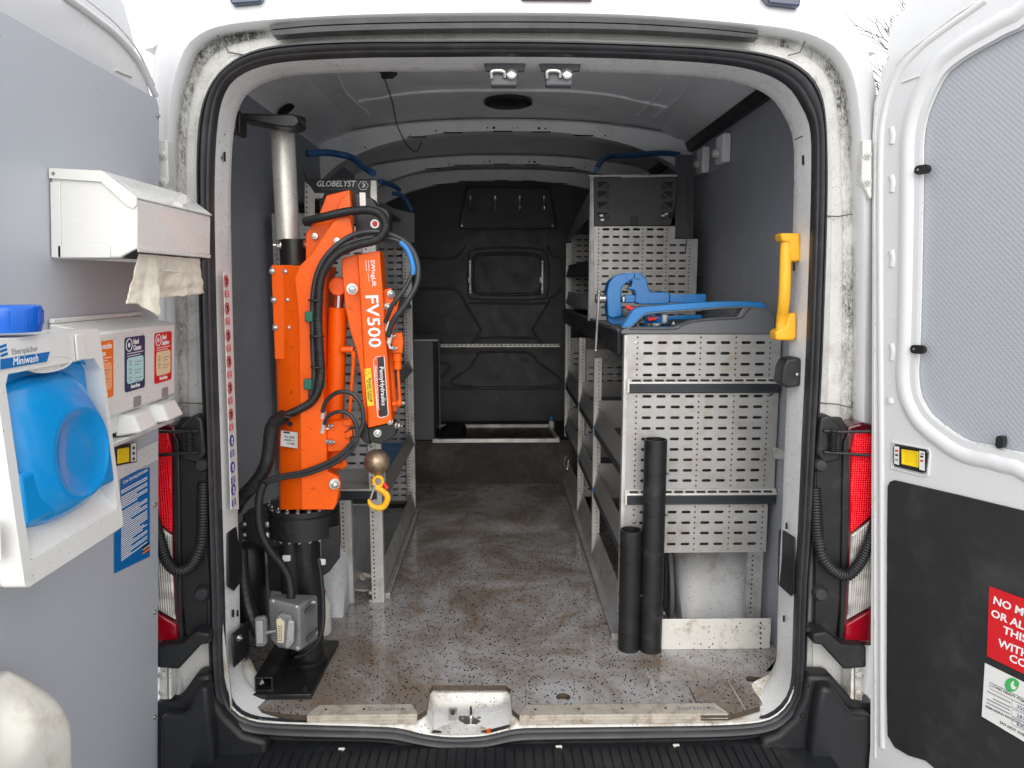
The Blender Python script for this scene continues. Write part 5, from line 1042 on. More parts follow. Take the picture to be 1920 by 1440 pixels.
# hoses
ctube([(572, 415, .225), (610, 406, .16), (650, 397, .13), (690, 394, .12), (713, 402, .115), (723, 422, .11), (716, 441, .11), (700, 452, .115), (668, 460, .12), (636, 474, .125), (612, 500, .13), (600, 535, .13), (597, 600, .13), (600, 660, .13), (602, 700, .13), (597, 730, .132), (583, 754, .14), (558, 769, .15), (534, 780, .16)], .0118, 'corrugated_hose', blkp, corr=True, pitch=.0055, dep=.13)
hs_ = ctube([(727, 631, .13), (738, 600, .12), (762, 568, .115), (782, 530, .12), (782, 490, .13), (765, 458, .135), (736, 441, .135), (700, 434, .135), (660, 442, .14), (625, 466, .14), (600, 500, .14), (588, 545, .14), (586, 600, .14), (587, 660, .14), (589, 705, .14), (582, 745, .145)], .0078, 'hydraulic_hose', rubber)
h2 = ctube([(722, 605, .13), (737, 570, .12), (760, 540, .118), (774, 505, .122), (768, 475, .128), (752, 455, .132), (725, 446, .135), (690, 446, .137), (650, 458, .14), (620, 482, .14)], .0062, 'hydraulic_hose', rubber)
ctube([(751, 454, .131), (763, 467, .128), (771, 485, .125), (775, 505, .121), (774, 515, .1205)], .0076, 'blue_sleeve', blue, h2)
ctube([(605, 772, .15), (612, 752, .14), (630, 737, .13), (650, 735, .125), (668, 744, .12), (680, 768, .12), (680, 795, .12), (670, 818, .12), (650, 843, .125), (620, 864, .13), (570, 884, .14), (530, 892, .15), (495, 903, .16), (470, 920, .17), (450, 945, .18)], .0062, 'hydraulic_hose', rubber)
ctube([(608, 795, .15), (616, 780, .14), (634, 772, .13), (652, 775, .125), (664, 788, .122), (670, 805, .12), (668, 828, .12), (655, 850, .125), (625, 870, .13), (575, 889, .14), (530, 897, .15), (495, 908, .16), (468, 926, .17)], .0056, 'hydraulic_hose', rubber)
ctube([(534, 779, .16), (515, 792, .165), (508, 810, .17), (505, 840, .17), (500, 868, .17), (488, 893, .175), (470, 915, .18), (452, 935, .19), (440, 955, .2)], .0195, 'wrapped_conduit', blkp, corr=True, pitch=.024, dep=.05, n=16)
ctube([(495, 905, .15), (487, 930, .15), (485, 965, .15), (490, 1000, .15), (506, 1032, .15), (527, 1058, .15), (540, 1080, .15), (545, 1105, .155), (546, 1120, .16)], .0125, 'corrugated_hose', blkp, corr=True)
ctube([(597, 1050, .2), (602, 1080, .16), (606, 1130, .12), (605, 1175, .11), (595, 1205, .12), (575, 1225, .14), (555, 1232, .16)], .0065, 'corrugated_hose', blkp, corr=True, pitch=.004)
ctube([(452, 1030, .2), (455, 1085, .19), (463, 1130, .18), (475, 1165, .17), (486, 1190, .17)], .019, 'wrapped_conduit', blkp, corr=True, pitch=.020, dep=.06, n=16)
for x, y, d in ((580, 594, .128), (578, 721, .13)): cpr([(x-9, y-10), (x+6, y-10), (x+6, y+10), (x-9, y+10)], d, .03, 'hose_clip', greenp, bev=.003)
cpr([(604, 712), (609, 711), (609, 728), (605, 730)], .135, .01, 'hose_clip', greenp)
for x, y in ((592, 563), (594, 630), (596, 688), (538, 780)): ob('cable_tie', B().lathe(PY(x, y, .135), (.05, 0, 1), [(.0205, -.002), (.0215, 0), (.0205, .002)], 20), blkp, cn)
# black control box behind the boom head
cb = cpr([(664, 360), (698, 372), (706, 385), (725, 392), (730, 402), (730, 447), (668, 455)], .245, .06, 'control_box', blkp)
cpr([(674, 361), (685, 361), (686, 390), (675, 390)], .243, .002, 'box_label', stickw, cb, 0)
ob('stop_button_ring', B().lathe(PY(703, 420, .243), (0, -1, 0), [(.0125, 0), (.0125, .004), (.009, .004), (.009, .001)], 24), inkw, cb); ob('stop_button', B().lathe(PY(703, 420, .242), (0, -1, 0), [(.0075, 0), (.006, .004)], 20), redm, cb)
# ================= RACKING =================
YF = .434
def perf(name, o, u, x0, x1, z0, z1, cols, dots, rows, dotz, mat, parent, sl=.0155, sr=.0046, dr=.0031, t=.0016, extra=()):
    """perforated sheet, built cell by cell: real slots and holes with thickness; extra = further (x0, x1, z0, z1, cols, dots, rows, dotz)"""
    b = B(); o = V3(o); u = V3(u); nrm = u.cross(zu)*t
    def cell(xa, xb, za, zb, H, cx, cz):
        f = lambda x, z: o+u*x+zu*z
        if xb-xa < 1e-5 or zb-za < 1e-5: return
        if not H:
            P = [f(xa, za), f(xb, za), f(xb, zb), f(xa, zb)]; b.add(P, [(0, 1, 2, 3)]); b.add([p-nrm for p in P], [(3, 2, 1, 0)]); return
        hx = max(q[0] for q in H)-cx; hz = max(q[1] for q in H)-cz
        def side(p):
            dx, dz = (p[0]-cx)/hx, (p[1]-cz)/hz
            if abs(dx) > abs(dz)-1e-6: k = 1/abs(dx); s_ = 'R' if dx > 0 else 'L'
            else: k = 1/abs(dz); s_ = 'T' if dz > 0 else 'B'
            dx, dz = dx*k, dz*k
            return (cx+dx*((xb-cx) if dx > 0 else (cx-xa)), cz+dz*((zb-cz) if dz > 0 else (cz-za))), s_
        S = [side(p) for p in H]; n = len(H)
        C = {('R', 'T'): (xb, zb), ('T', 'L'): (xa, zb), ('L', 'B'): (xa, za), ('B', 'R'): (xb, za)}
        for i in range(n):
            j = (i+1) % n; P = [H[i], S[i][0]]
            if S[i][1] != S[j][1]: P.append(C.get((S[i][1], S[j][1]), S[j][0]))
            P += [S[j][0], H[j]]; Q = [f(*p) for p in P]; m = len(Q)
            b.add(Q, [tuple(range(m))]); b.add([p-nrm for p in Q], [tuple(range(m-1, -1, -1))])
            b.add([f(*H[i]), f(*H[j]), f(*H[j])-nrm, f(*H[i])-nrm], [(0, 1, 2, 3)])
    for (X0, X1, Z0, Z1, cs, ds, rs, dz) in ((x0, x1, z0, z1, cols, dots, rows, dotz),)+tuple(extra):
        L = sorted([(c, 's') for c in cs if X0+sl < c < X1-sl]+[(d, 'd') for d in ds if X0+dr < d < X1-dr])
        for i, (c, k) in enumerate(L):
            wl0 = lambda k_: sl if k_ == 's' else dr
            xa = X0 if i == 0 else (L[i-1][0]+wl0(L[i-1][1])+c-wl0(k))/2
            xb = X1 if i == len(L)-1 else (L[i+1][0]-wl0(L[i+1][1])+c+wl0(k))/2
            hh = sr if k == 's' else dr; zz = sorted(z for z in (rs if k == 's' else dz) if Z0+hh < z < Z1-hh)
            if not zz: cell(xa, xb, Z0, Z1, None, 0, 0); continue
            for j, z in enumerate(zz):
                za = Z0 if j == 0 else (zz[j-1]+z)/2; zb = Z1 if j == len(zz)-1 else (zz[j+1]+z)/2
                cell(xa, xb, za, zb, slot(c, z, sl, sr, 3) if k == 's' else circ(c, z, dr, 7), c, z)
        for P in (((X0, Z0), (X1, Z0)), ((X1, Z0), (X1, Z1)), ((X1, Z1), (X0, Z1)), ((X0, Z1), (X0, Z0))):
            p, q = [o+u*a_+zu*c_ for a_, c_ in P]; b.add([p, q, q-nrm, p-nrm], [(0, 1, 2, 3)])
    me = bpy.data.meshes.new(name); me.from_pydata(b.V, [], b.F); return ob(name, me, mat, parent, ang=20)
def upright(x, y, z0, z1, w_=.030, d=.022, parent=None, face=-1, holes=True, mat=None, hx=.35):
    """extruded aluminium upright with a row of holes; face -1 = holes on the side towards the door"""
    o = ob('upright', B().box(x, x+w_, y, y+d, z0, z1).box(x+w_*.62, x+w_*.70, y-.0012, y, z0, z1).box(x, x+w_*.08, y-.0012, y, z0, z1), mat or alu, parent, .0012)
    if holes:
        b = B(); z = z0+.02
        while z < z1-.01: b.lathe((x+w_*hx, y-.0003, z), (0, -1, 0), [(.0033, 0), (.0033, .0006)], 8); z += .0165
        ob('upright_holes', b, darkhole, o)
    return o
# ---------- right-hand unit ----------
rk = thing('shelf_unit', 'long aluminium racking on the right wall, perforated end panel in front, taller at the rear', 'shelving', (.6, YF, 0))
XA, XB = PY(1165, 900, YF).x, PY(1455, 700, YF).x
zr = lambda py, y=YF: PY(1300, py, y).z
px_ = lambda px, y=YF: PY(px, 800, y).x
cols = [px_(p) for p in (1211.5, 1238, 1265, 1291.5, 1328, 1354.5, 1392.5, 1419)]; dots = [px_(p) for p in (1192, 1308.5, 1374, 1437.5)]
def panel(pt, pb, rows, name='end_panel', xl=1171, xr=1457):
    zt, zb = zr(pt), zr(pb); dz = []
    r = [zr(y) for y in rows]
    for a in rows: dz += [zr(a), zr(a+10)] if a+10 < pb-3 else [zr(a)]
    if rows[0]-10 > pt+3: dz.append(zr(rows[0]-10))
    return perf(name, (0, YF, 0), (1, 0, 0), px_(xl), px_(xr), zb, zt, cols, dots, r, dz, perfm, rk)
panel(627, 711, [642.5, 662.5, 683, 703])
panel(737, 918, [743, 763, 783, 803, 823, 842.5, 862, 882, 901])
panel(946, 1036, [960, 980, 999.5, 1020], xl=1200, xr=1447); panel(946, 988, [955], xl=1171, xr=1199.9)
ob('panel_backing', B().box(px_(1174), px_(1455), YF+.045, YF+.048, zr(1040), zr(628)), M('inner_tray_backs', (.10, .10, .10), .6, var=.5, vs=9), rk)
for (yt, yb) in ((709, 735), (917, 944)):
    rl = ob('lashing_rail', B().box(px_(1177), px_(1458), YF-.012, YF-.002, zr(yb), zr(yt+10)), M('anthracite_rail', (.045, .05, .058), .35, metal=.4, var=.1, vs=10), rk, .0015)
    ob('rail_groove', B().box(px_(1177), px_(1458), YF-.0135, YF-.012, zr(yt+16), zr(yt+15)).box(px_(1177), px_(1458), YF-.0135, YF-.012, zr(yt+21), zr(yt+20)), blkp, rl)
    b = ob('slotted_lip', B().prism([V3((px_(1175), y, z)) for y, z in ((YF-.012, zr(yt+10)), (YF-.016, zr(yt+9.5)), (YF-.016, zr(yt+7)), (YF-.002, zr(yt-1)), (YF-.001, zr(yt+10)))], (px_(1460)-px_(1175), 0, 0)), alu, rl, .001)
    ss = B(); n = 13
    for i in range(n):
        x = px_(1182)+(px_(1456)-px_(1182))*i/n; zz = (zr(yt+7)+zr(yt-1))/2
        ss.prism([V3((a, y, z)) for a, y, z in ((x, YF-.0125, zr(yt+5)), (x+.028, YF-.0125, zr(yt+5)), (x+.028, YF-.0075, zr(yt+2)), (x, YF-.0075, zr(yt+2)))], (0, -.002, .0005))
    ob('lip_slots', ss, darkhole, rl)
    ob('rail_end_cap', B().box(px_(1173), px_(1177), YF-.017, YF-.001, zr(yb), zr(yt)), cream, rl, .001)
hexset('panel_rivet', [PY(x, y, YF-.001) for x, y in ((1192, 643), (1189, 862), (1430, 862), (1189, 979))], (0, -1, 0), rk, .0045, .0015, steel)
# near frame posts
upright(XA, YF-.004, .0, zr(628), w_=px_(1174)-XA, parent=rk, holes=False, d=.03)
rp = upright(px_(1413), YF+.002, zr(1160), zr(1030), w_=px_(1443)-px_(1413), parent=rk, d=.02, mat=alud, hx=.33)
kb = ob('kick_board', B().box(px_(1247, .364), PY(1445, 1190, .364).x, .364, .370, 0, PY(1300, 1161, .364).z), M('scuffed_white_board', (.66, .65, .61), .4, var=.05, vs=9, dirt=(.36, .30, .22), ds=20, dt=(.54, .72), spots=((.06, .05, .04), 60, .16)), rk, .002)
b = B()
for i in range(6): b.lathe(PY(1426, 1168+9.5*i, .3635), (0, -1, 0), [(.0035, 0), (.0035, .0008)], 8)
ob('board_holes', b, darkhole, kb)
# aisle side: foot rail, lower boards, trays
XS = XA
Y1, Y2, Y3 = 1.16, 1.76, 2.53
ft = ob('foot_rail', B().box(XS-.022, XS+.004, YF, Y3, 0, .022).box(XS-.001, XS+.006, YF, Y3, .022, .03), alud, rk, .002)
b = B(); y = YF+.02
while y < Y3: b.box(XS-.0225, XS-.0215, y, y+.008, .008, .016); y += .0165
ob('rail_holes', b, darkhole, ft)
ob('lower_board', B().prism([V3((XS+a, YF, z)) for a, z in ((0, .03), (.006, .03), (.030, .125), (.024, .125))], (0, Y3-YF, 0)), alud, rk, .001)
def xpost(y, z0, z1, w_=.032): 
    o = upright(XS, y, z0, z1, w_=w_, parent=rk, d=.024, hx=.62); return o
xpost(Y1, 0, .88); xpost(Y2, 0, .92); xpost(Y3, 0, 1.42)
for zz in (.33, .60):   # sloping tray lips between the uprights
    for (a, b_) in ((YF+.028, Y1), (Y1+.026, Y2), (Y2+.026, Y3)):
        tl = ob('tray_lip', B().prism([V3((XS+.002+q, a, z)) for q, z in ((0, zz-.012), (.003, zz-.012), (.020, zz+.062), (.017, zz+.064))], (0, b_-a, 0)), M('tray_aluminium', (.36, .36, .355), .4, metal=.45, var=.08, vs=8), rk, .0008)
        ob('lip_base', B().box(XS+.003, XS+.020, a, b_, zz-.045, zz-.013), shelfdk, rk, .001)
        sh = ob('tray_floor', B().box(XS+.02, .84, a, b_, zz-.016, zz-.012), alud, rk)
        ob('tray_end', B().box(XS+.02, .84, b_-.006, b_-.002, zz-.012, zz+.10), MATS['tray_aluminium'], rk)
        ob('tray_corner_clip', B().box(XS-.001, XS+.012, b_-.002, b_+.010, zz-.02, zz-.006), blue, rk, .001)
        ob('divider', B().box(XS+.03, .80, (a+b_)/2, (a+b_)/2+.003, zz-.012, zz+.05), shelfdk, rk)
# small boxes glimpsed on the trays
for y, z, m in ((1.42, .60, blue), (1.58, .60, shelfdk), (2.05, .61, blue), (1.3, .33, shelfdk), (.8, .60, shelfgrey), (2.2, .33, blue)):
    ob('storage_box', B().loft([[V3((x, yy, z-.012+h)) for x, yy in ((XS+.05-q, y-.05-q), (.60+q, y-.05-q), (.60+q, y+.05+q), (XS+.05-q, y+.05+q))] for h, q in ((0, 0), (.055, .006), (.055, .002), (.01, -.004))], True, True, True), m, None, .002, label={(1.42, .60): 'blue storage box on the upper tray beside the far upright of the right racking', (1.58, .60): 'dark storage box behind the blue one on the upper tray of the right racking', (2.05, .61): 'blue storage box on the upper tray nearest the bulkhead, right racking', (1.3, .33): 'dark storage box on the lower tray, middle bay of the right racking', (.8, .60): 'grey storage box on the upper tray in the nearest bay of the right racking', (2.2, .33): 'blue storage box on the lower tray nearest the bulkhead, right racking'}[(y, z)], category='storage box', group='boxes on the right racking trays')
b = B()
# far perforated panels in the aisle gap
perf('divider_panel', (0, Y2+.03, 0), (1, 0, 0), XS+.034, .82, .10, .86, [XS+.07+.046*i for i in range(9)], [XS+.045], [.14+.033*i for i in range(20)], [.13+.033*i for i in range(20)], alud, rk)
perf('divider_panel', (0, Y3+.03, 0), (1, 0, 0), XS+.034, .82, .10, .86, [XS+.07+.046*i for i in range(6)], [XS+.045], [.14+.033*i for i in range(20)], [.13+.033*i for i in range(20)], alud, rk)
# worktop with dark front edge
zw = zr(627)
wt = ob('worktop', B().box(XS+.002, .865, YF+.05, 2.60, zw-.012, zw+.004), shelfdk, rk, .002)
ob('worktop_edge', B().box(XS-.006, XS+.012, YF+.10, 2.60, zw-.075, zw+.008), M('anthracite_rail', (0, 0, 0)), rk, .004)
ob('edge_lip', B().box(XS-.0075, XS+.012, YF+.10, 2.60, zw+.002, zw+.012), shelfgrey, rk, .002)
# upper section: perforated end panel with cut corner at Y=1.2, far panel at 2.42
YU = 1.29; ux = lambda p: PY(p, 500, YU).x; uz = lambda p: PY(1200, p, YU).z
ucols = [ux(p) for p in (1135, 1154, 1173, 1192, 1217.5, 1236.5, 1260.5, 1279)]; udots = [ux(p) for p in (1121.5, 1204, 1248.5, 1292)]
up_ = perf('upper_end_panel', (0, YU, 0), (1, 0, 0), ux(1112), ux(1307), uz(610), uz(448), ucols, udots, [uz(459.5+14.6*i) for i in range(10)], [uz(452+7.35*i) for i in range(21)], perfm, rk,
     extra=((ux(1112), ux(1264), uz(448), uz(424), ucols, udots, [uz(430), uz(444)], [uz(430), uz(437), uz(444)]),))
ob('panel_backing', B().box(ux(1114), ux(1300), YU+.02, YU+.022, uz(612), uz(455)), MATS['inner_tray_backs'], rk)
ob('upright', B().box(ux(1104), ux(1113), YU-.006, YU+.02, zw, uz(331)).box(ux(1105.5), ux(1107), YU-.008, YU-.006, zw, uz(331)), alud, rk, .0015)
ob('top_rail', B().prism([PY(x, y, YU-.004) for x, y in ((1104, 328), (1270, 327), (1270, 331), (1232, 332), (1225, 335), (1172, 335), (1160, 331), (1104, 332))], (0, .01, 0)), alud, rk, .0008)
# black plastic case holder with cross-braced windows
ch = ob('black_end_cover', B().prism([PY(x, y, YU-.012) for x, y in ((1113, 333), (1268, 332), (1270, 352), (1266, 385), (1258, 423), (1114, 424))], (0, .012, 0)), shelfdk, rk, .003)
for sx_, d in ((1120, 1), (1262, -1)):
    for y in (340, 358, 378, 398):
        ob('brace_window', B().prism([PY(x, yy, YU-.0135) for x, yy in ((sx_, y), (sx_+22*d, y+1), (sx_+3*d, y+13))], (0, .001, 0)), darkhole, ch)
        ob('brace_window', B().prism([PY(x, yy, YU-.0135) for x, yy in ((sx_+23*d, y+4), (sx_+23*d, y+15), (sx_+8*d, y+13))], (0, .001, 0)), blkp, ch)
for x, y in ((1128, 404), (1130, 412), (1244, 404), (1250, 401)): ob('pale_patch', B().prism([PY(a, b_, YU-.0142) for a, b_ in ((x-4, y-1), (x+3, y-2), (x+2, y+2), (x-3, y+2))], (0, .0008, 0)), alu, ch)  # small aluminium patches on the face of the black cover
ob('moulded_boss', B().prism([PY(x, y, YU-.016) for x, y in ((1183, 405), (1195, 405), (1197, 422), (1181, 422))], (0, .004, 0)), blkp, ch, .001)
ob('wall_liner_plate', B().prism([PY(x, y, YU+.02) for x, y in ((1266, 290), (1300, 290), (1300, 447), (1266, 445))], (0, .003, 0)), shelfdk, rk)
ob('wall_cable', B().tube([PY(x, y, YU-.01) for x, y in ((1288, 330), (1292, 400), (1298, 448))], .002, 6).tube([PY(x, y, YU-.01) for x, y in ((1288, 449), (1285, 472), (1284, 476))], .002, 6), blkp, rk)
# far upper frame, its perforated panel and sloped trays
perf('rear_panel', (0, Y3, 0), (1, 0, 0), XS+.03, .80, zw, 1.47, [XS+.075+.046*i for i in range(5)], [XS+.040, XS+.050], [zw+.05+.033*i for i in range(12)], [zw+.04+.0165*i for i in range(24)], alud, rk)
ob('sloping_top', B().prism([V3((XS+.01, y, z)) for y, z in ((Y3, 1.43), (Y3, 1.47), (YU+.03, 1.62), (YU+.03, 1.49))], (.004, 0, 0)), MATS['tray_aluminium'], rk, .001)
for zz, m in ((1.225, shelfdk), (1.07, alud)):
    ob('upper_tray_lip', B().prism([V3((XS+q, YU+.03, z)) for q, z in ((0, zz), (.004, zz), (.018, zz+.065), (.014, zz+.067))], (0, Y3-YU-.03, 0)), m, rk, .001)
    ob('upper_tray', B().box(XS+.004, .84, YU+.03, Y3, zz-.004, zz), m, rk)
ob('blue_mat', B().box(XS+.02, .80, 1.5, 2.3, 1.073, 1.080), blue, rk)
ob('top_handle_bar', B().tube(cr([PY(x, y, d) for x, y, d in ((1118, 318, 1.3), (1128, 302, 1.5), (1145, 293, 1.6), (1180, 291, 1.6), (1240, 287, 1.6), (1275, 290, 1.6))], 6), .012, 10), dullblue, rk)
ob('upper_top_board', B().box(XS+.02, .82, YU+.05, Y3, 1.47, 1.48), shelfdk, rk)
# grey end cap with blue arched handle on the near end of the worktop
yc = YF-.006
ec = ob('grey_end_cap', B().prism([PY(x, y, yc) for x, y in ((1165, 627), (1165, 619), (1178, 614), (1262, 614), (1275, 610), (1298, 601), (1330, 597), (1384, 594), (1393, 577), (1398, 572), (1425, 571), (1440, 574), (1453, 594), (1455, 627))], (0, .055, 0)), shelfgrey, rk, .005, seg=3)
ob('cap_recess_edge', B().tube(cr([PY(x, y, yc-.001) for x, y in ((1180, 617), (1262, 617), (1280, 610), (1303, 603), (1345, 599), (1388, 596), (1398, 586), (1408, 575))], 5), .0022, 8), shelfdk, ec)
b = B(); top = cr([PY(x, y, yc-.004) for x, y in ((1168, 616), (1176, 607), (1190, 590), (1201, 583), (1225, 580), (1300, 574), (1380, 571), (1440, 575))], 6); bot = cr([PY(x, y, yc-.004) for x, y in ((1182, 614), (1192, 604), (1205, 592), (1214, 587), (1240, 584), (1300, 580), (1380, 575), (1440, 578))], 6)
top = cr([PY(x, y, yc-.004) for x, y in ((1166, 613), (1176, 600), (1187, 583), (1199, 577), (1225, 574), (1300, 568), (1380, 565), (1432, 567))], 6)
b.loft([[p, q, q+V3((0, .045, 0)), p+V3((0, .045, 0))] for p, q in zip(top, bot)], True, True, True)
ob('blue_arch_handle', b, blue, rk, .004, ang=60, seg=3)
ob('arch_underlay', B().loft([[p+V3((0, .002, -.004)), q+V3((0, .002, -.005)), q+V3((0, .05, -.005)), p+V3((0, .05, -.004))] for p, q in zip(top, bot)], True, True, True), shelfgrey, ec, .002)
ob('black_strap', B().tube(cr([PY(x, y, .50) for x, y in ((1305, 603), (1290, 606), (1280, 608), (1262, 612))], 4), .004, 8), blkp, rk)
# ---------- vise ----------
YV = .63; vs_ = thing('bench_vise', 'bright blue bench vise with round steel spindle head on the right worktop', 'vise', (PY(1228, 612, YV).x, YV, zw))
def vp(pts, y, t, name, mat, parent=vs_, bev=.004, seg=3, **pr): return ob(name, B().prism([PY(a, b_, y) for a, b_ in pts], (0, t, 0)), mat, parent, bev, seg=seg, **pr)
fj = vp([(1138, 548), (1142, 530), (1155, 516), (1172, 512), (1188, 512), (1189, 520), (1182, 527), (1174, 531), (1166, 540), (1164, 560), (1168, 592), (1148, 597), (1140, 592), (1139, 570)], YV-.05, .075, 'front_jaw', visem)
vp([(1190, 512), (1200, 512), (1212, 522), (1218, 545), (1224, 548), (1252, 547), (1256, 553), (1256, 566), (1250, 571), (1200, 571), (1190, 566), (1192, 552), (1190, 545), (1178, 542), (1184, 537), (1186, 528), (1180, 524), (1190, 520)], YV-.045, .07, 'rear_jaw', visem)
vp([(1174, 512), (1189, 511), (1189, 521), (1180, 526), (1174, 522)], YV-.052, .09, 'jaw_plate', visem, fj, .001); vp([(1190, 511), (1200, 512), (1199, 524), (1190, 521)], YV-.052, .09, 'jaw_plate', visem, fj, .001)
vp([(1172, 553), (1195, 553), (1195, 568), (1172, 568)], YV-.035, .05, 'slide_body', visem); vp([(1166, 556), (1173, 555), (1173, 568), (1166, 568)], YV-.03, .03, 'spindle_gap', steel)
vp([(1256, 552), (1324, 551), (1324, 568), (1256, 568)], YV-.03, .05, 'slide_bar', visem, bev=.002)
vp([(1140, 592), (1146, 596), (1200, 574), (1300, 573), (1300, 578), (1230, 590), (1200, 595), (1168, 609), (1150, 609), (1141, 603)], YV-.02, .045, 'vise_base_arm', visem)
vp([(1206, 594), (1316, 590), (1318, 600), (1300, 599), (1210, 602)], YV, .04, 'lower_bar', visem)
hd_ = ob('spindle_head', B().lathe(PY(1116, 560, YV-.015), (1, 0, 0), [(.0135, 0), (.0155, .002), (.0155, .020), (.0135, .022), (.0135, .026), (.0155, .027), (.0155, .034)], 28), steel, vs_)
ob('tommy_bar', B().tube([PY(1123, 548, YV-.045), PY(1121, 585, YV-.045), PY(1117, 655, YV-.045)], .0045, 10).sphere(PY(1117, 657, YV-.045), .0065, 12, 8).sphere(PY(1123, 547, YV-.045), .007, 12, 8), steel, vs_)
ob('clamp_knob', B().lathe(PY(1177, 585, YV-.05), (0, -1, 0), [(.021, 0), (.021, .018), (.015, .022)], 20), shelfdk, vs_)
vp([(1171, 572), (1178, 572), (1184, 576), (1196, 576), (1202, 582), (1196, 587), (1186, 582), (1176, 580)], YV-.078, .01, 'red_lever', redp, bev=.002)
vb = ob('swivel_base', B().lathe(PY(1228, 614, YV), (0, 0, 1), [(.054, -.01), (.054, .006), (.050, .008), (.050, .016), (.046, .018), (.03, .03)], 40), visem, vs_)
ob('base_ring', B().lathe(PY(1228, 614, YV), (0, 0, 1), [(.051, .008), (.053, .009), (.053, .016), (.051, .017)], 40), chrome, vb)
vp([(1213, 596), (1231, 594), (1232, 600), (1216, 602)], YV-.05, .02, 'red_lock', redp, vb, .002); ob('white_knob', B().lathe(PY(1246, 604, YV-.03), (0, 0, 1), [(.009, 0), (.009, .022), (.007, .024)], 16), offw, vb)
hexset('base_bolt', [PY(1196, 613, YV-.055), PY(1263, 608, YV-.045)], (0, 0, 1), vb, .007, .006)
# ---------- black pipes standing by the racking ----------
def pipe(px0, px1, pt, pb, ydep, name, label):
    fl = PZ((px0+px1)/2, pb, 0); yy = fl.y+.035; c = PY((px0+px1)/2, 1000, yy); r = (PY(px1, 1000, yy).x-PY(px0, 1000, yy).x)/2
    zt = PY(0, pt+6, yy).z; t_ = thing(name, label, 'pipe', (c.x, yy, 0), 'black pipes standing by the right racking')
    ob('tube', B().lathe((c.x, yy, 0), (0, 0, 1), [(r, .001), (r, zt), (r-.003, zt+.0006), (r-.0045, zt), (r-.0045, .02)], 40), blkp, t_, ang=50)
    ob('tube_floor', B().lathe((c.x, yy, .02), (0, 0, 1), [(r-.005, 0), (r-.005, .001)], 24), darkhole, t_)
    return t_, c.x, yy, r, zt
for (args, ties) in (((1204, 1246, 822, 1228, 0, 'plastic_pipe', 'taller black plastic pipe standing on the floor against the perforated end panel'), (892, 970, 1138, 1155, 1045)), ((1163, 1204, 994, 1226, 0, 'plastic_pipe', 'shorter black plastic pipe bundled to the left of the tall one'), (1032, 1058, 1122, 1150, 1160, 1195))):
    t_, cx_, cy2, r, zt = pipe(*args)
    for i, y in enumerate(ties):
        z = PY(args[0], y, cy2-r).z; tl = V3((.03*(i % 2), .04*(i % 3-1), 1))
        ob('cable_tie', B().lathe((cx_, cy2, z), tl, [(r, -.0012), (r+.0014, -.001), (r+.0014, .001), (r, .0012)], 36), blkp, t_)
        if y in (892, 970, 1122, 1155): ob('tie_buckle', B().box(cx_+r-.002, cx_+r+.006, cy2-r*.5, cy2-r*.5+.006, z-.004, z+.004), shelfgrey, t_, .001)
# ---------- left-hand unit ----------
lk = thing('shelf_unit', 'aluminium racking along the left wall behind the orange crane with dark printed header plate', 'shelving', (-.65, .68, 0))
YL = .745; XLr = PY(720, 1100, YL).x; lx = lambda p, y=YL: PY(p, 900, y).x; lz = lambda p, y=YL: PY(700, p, y).z
YLf = 1.82
def lpost(x, y, z0, z1, w_=.048, **k): return upright(x, y, z0, z1, w_=w_, parent=lk, d=.03, hx=.24, **k)
lpost(XLr-.046, YL, 0, lz(338), w_=.046); lpost(lx(636), YL, 0, lz(938), w_=.040)
hexset('foot_screw', [PY(694, 1112, YL-.002), PY(694, 1128, YL-.002), PY(641, 1112, YL-.002), PY(641, 1128, YL-.002)], (0, -1, 0), lk, .0055, .002, steel)
lpost(XLr-.040, YLf, 0, PY(760, 400, YLf).z, w_=.040)
# shelf rail low at the near end with dark front and slotted top lip
ob('shelf_front', B().box(lx(620), lx(706), YL-.004, YL+.02, lz(936), lz(921)), M('anthracite_rail', (0, 0, 0)), lk, .002)
sl_ = ob('slotted_lip', B().box(lx(620), lx(706), YL-.006, YL+.10, lz(920), lz(916)), alu, lk, .001)
ob('end_board', B().prism([V3((x, YL+.10, z)) for x, z in ((lx(560), lz(918)), (lx(715), lz(918)), (lx(715), lz(886)), (lx(560), lz(886)))], (0, .003, 0)), alud, lk)
# perforated end panels
lc_ = [-.795+.043*i for i in range(8)]
perf('end_panel', (0, YL+.012, 0), (1, 0, 0), -.835, XLr-.01, lz(880), lz(400), lc_, [-.822, XLr-.035], [lz(870)+.033*i for i in range(27)], [lz(872)+.0165*i for i in range(54)], alud, lk)
perf('far_panel', (0, YLf+.01, 0), (1, 0, 0), -.835, XLr-.02, .07, 1.40, [-.79+.043*i for i in range(8)], [-.825, XLr-.05], [.10+.033*i for i in range(39)], [.09+.0165*i for i in range(79)], alud, lk)
ob('panel_backing', B().box(-.835, XLr-.02, YLf+.03, YLf+.034, .05, 1.42), MATS['inner_tray_backs'], lk)
gp_ = ob('header_plate', B().prism([PY(x, y, YL-.004) for x, y in ((568, 318), (575, 335), (706, 336), (706, 380), (690, 420), (600, 420), (598, 366), (580, 352), (572, 340))], (0, .012, 0)), M('charcoal_plate', (.03, .032, .037), .4, var=.05, vs=6), lk, .002)
hu = (PY(700, 345, YL)-PY(600, 345, YL)).normalized()
text('GLOBELYST', PY(629, 345, YL-.0065), hu, zu, .0275, inkw, gp_, bold=.02, shear=.25, sx=.93, t=.0006)
ob('header_rule', B().tube([PY(602, 354.5, YL-.005), PY(658, 354.5, YL-.005)], .0008, 5), inkgrey, gp_)
ob('emblem_ring', B().tube([PY(681+9.5*math.cos(a), 348+8.5*math.sin(a), YL-.005) for a in [math.pi*k/3 for k in range(6)]], .0016, 6, closed=True), inkw, gp_)
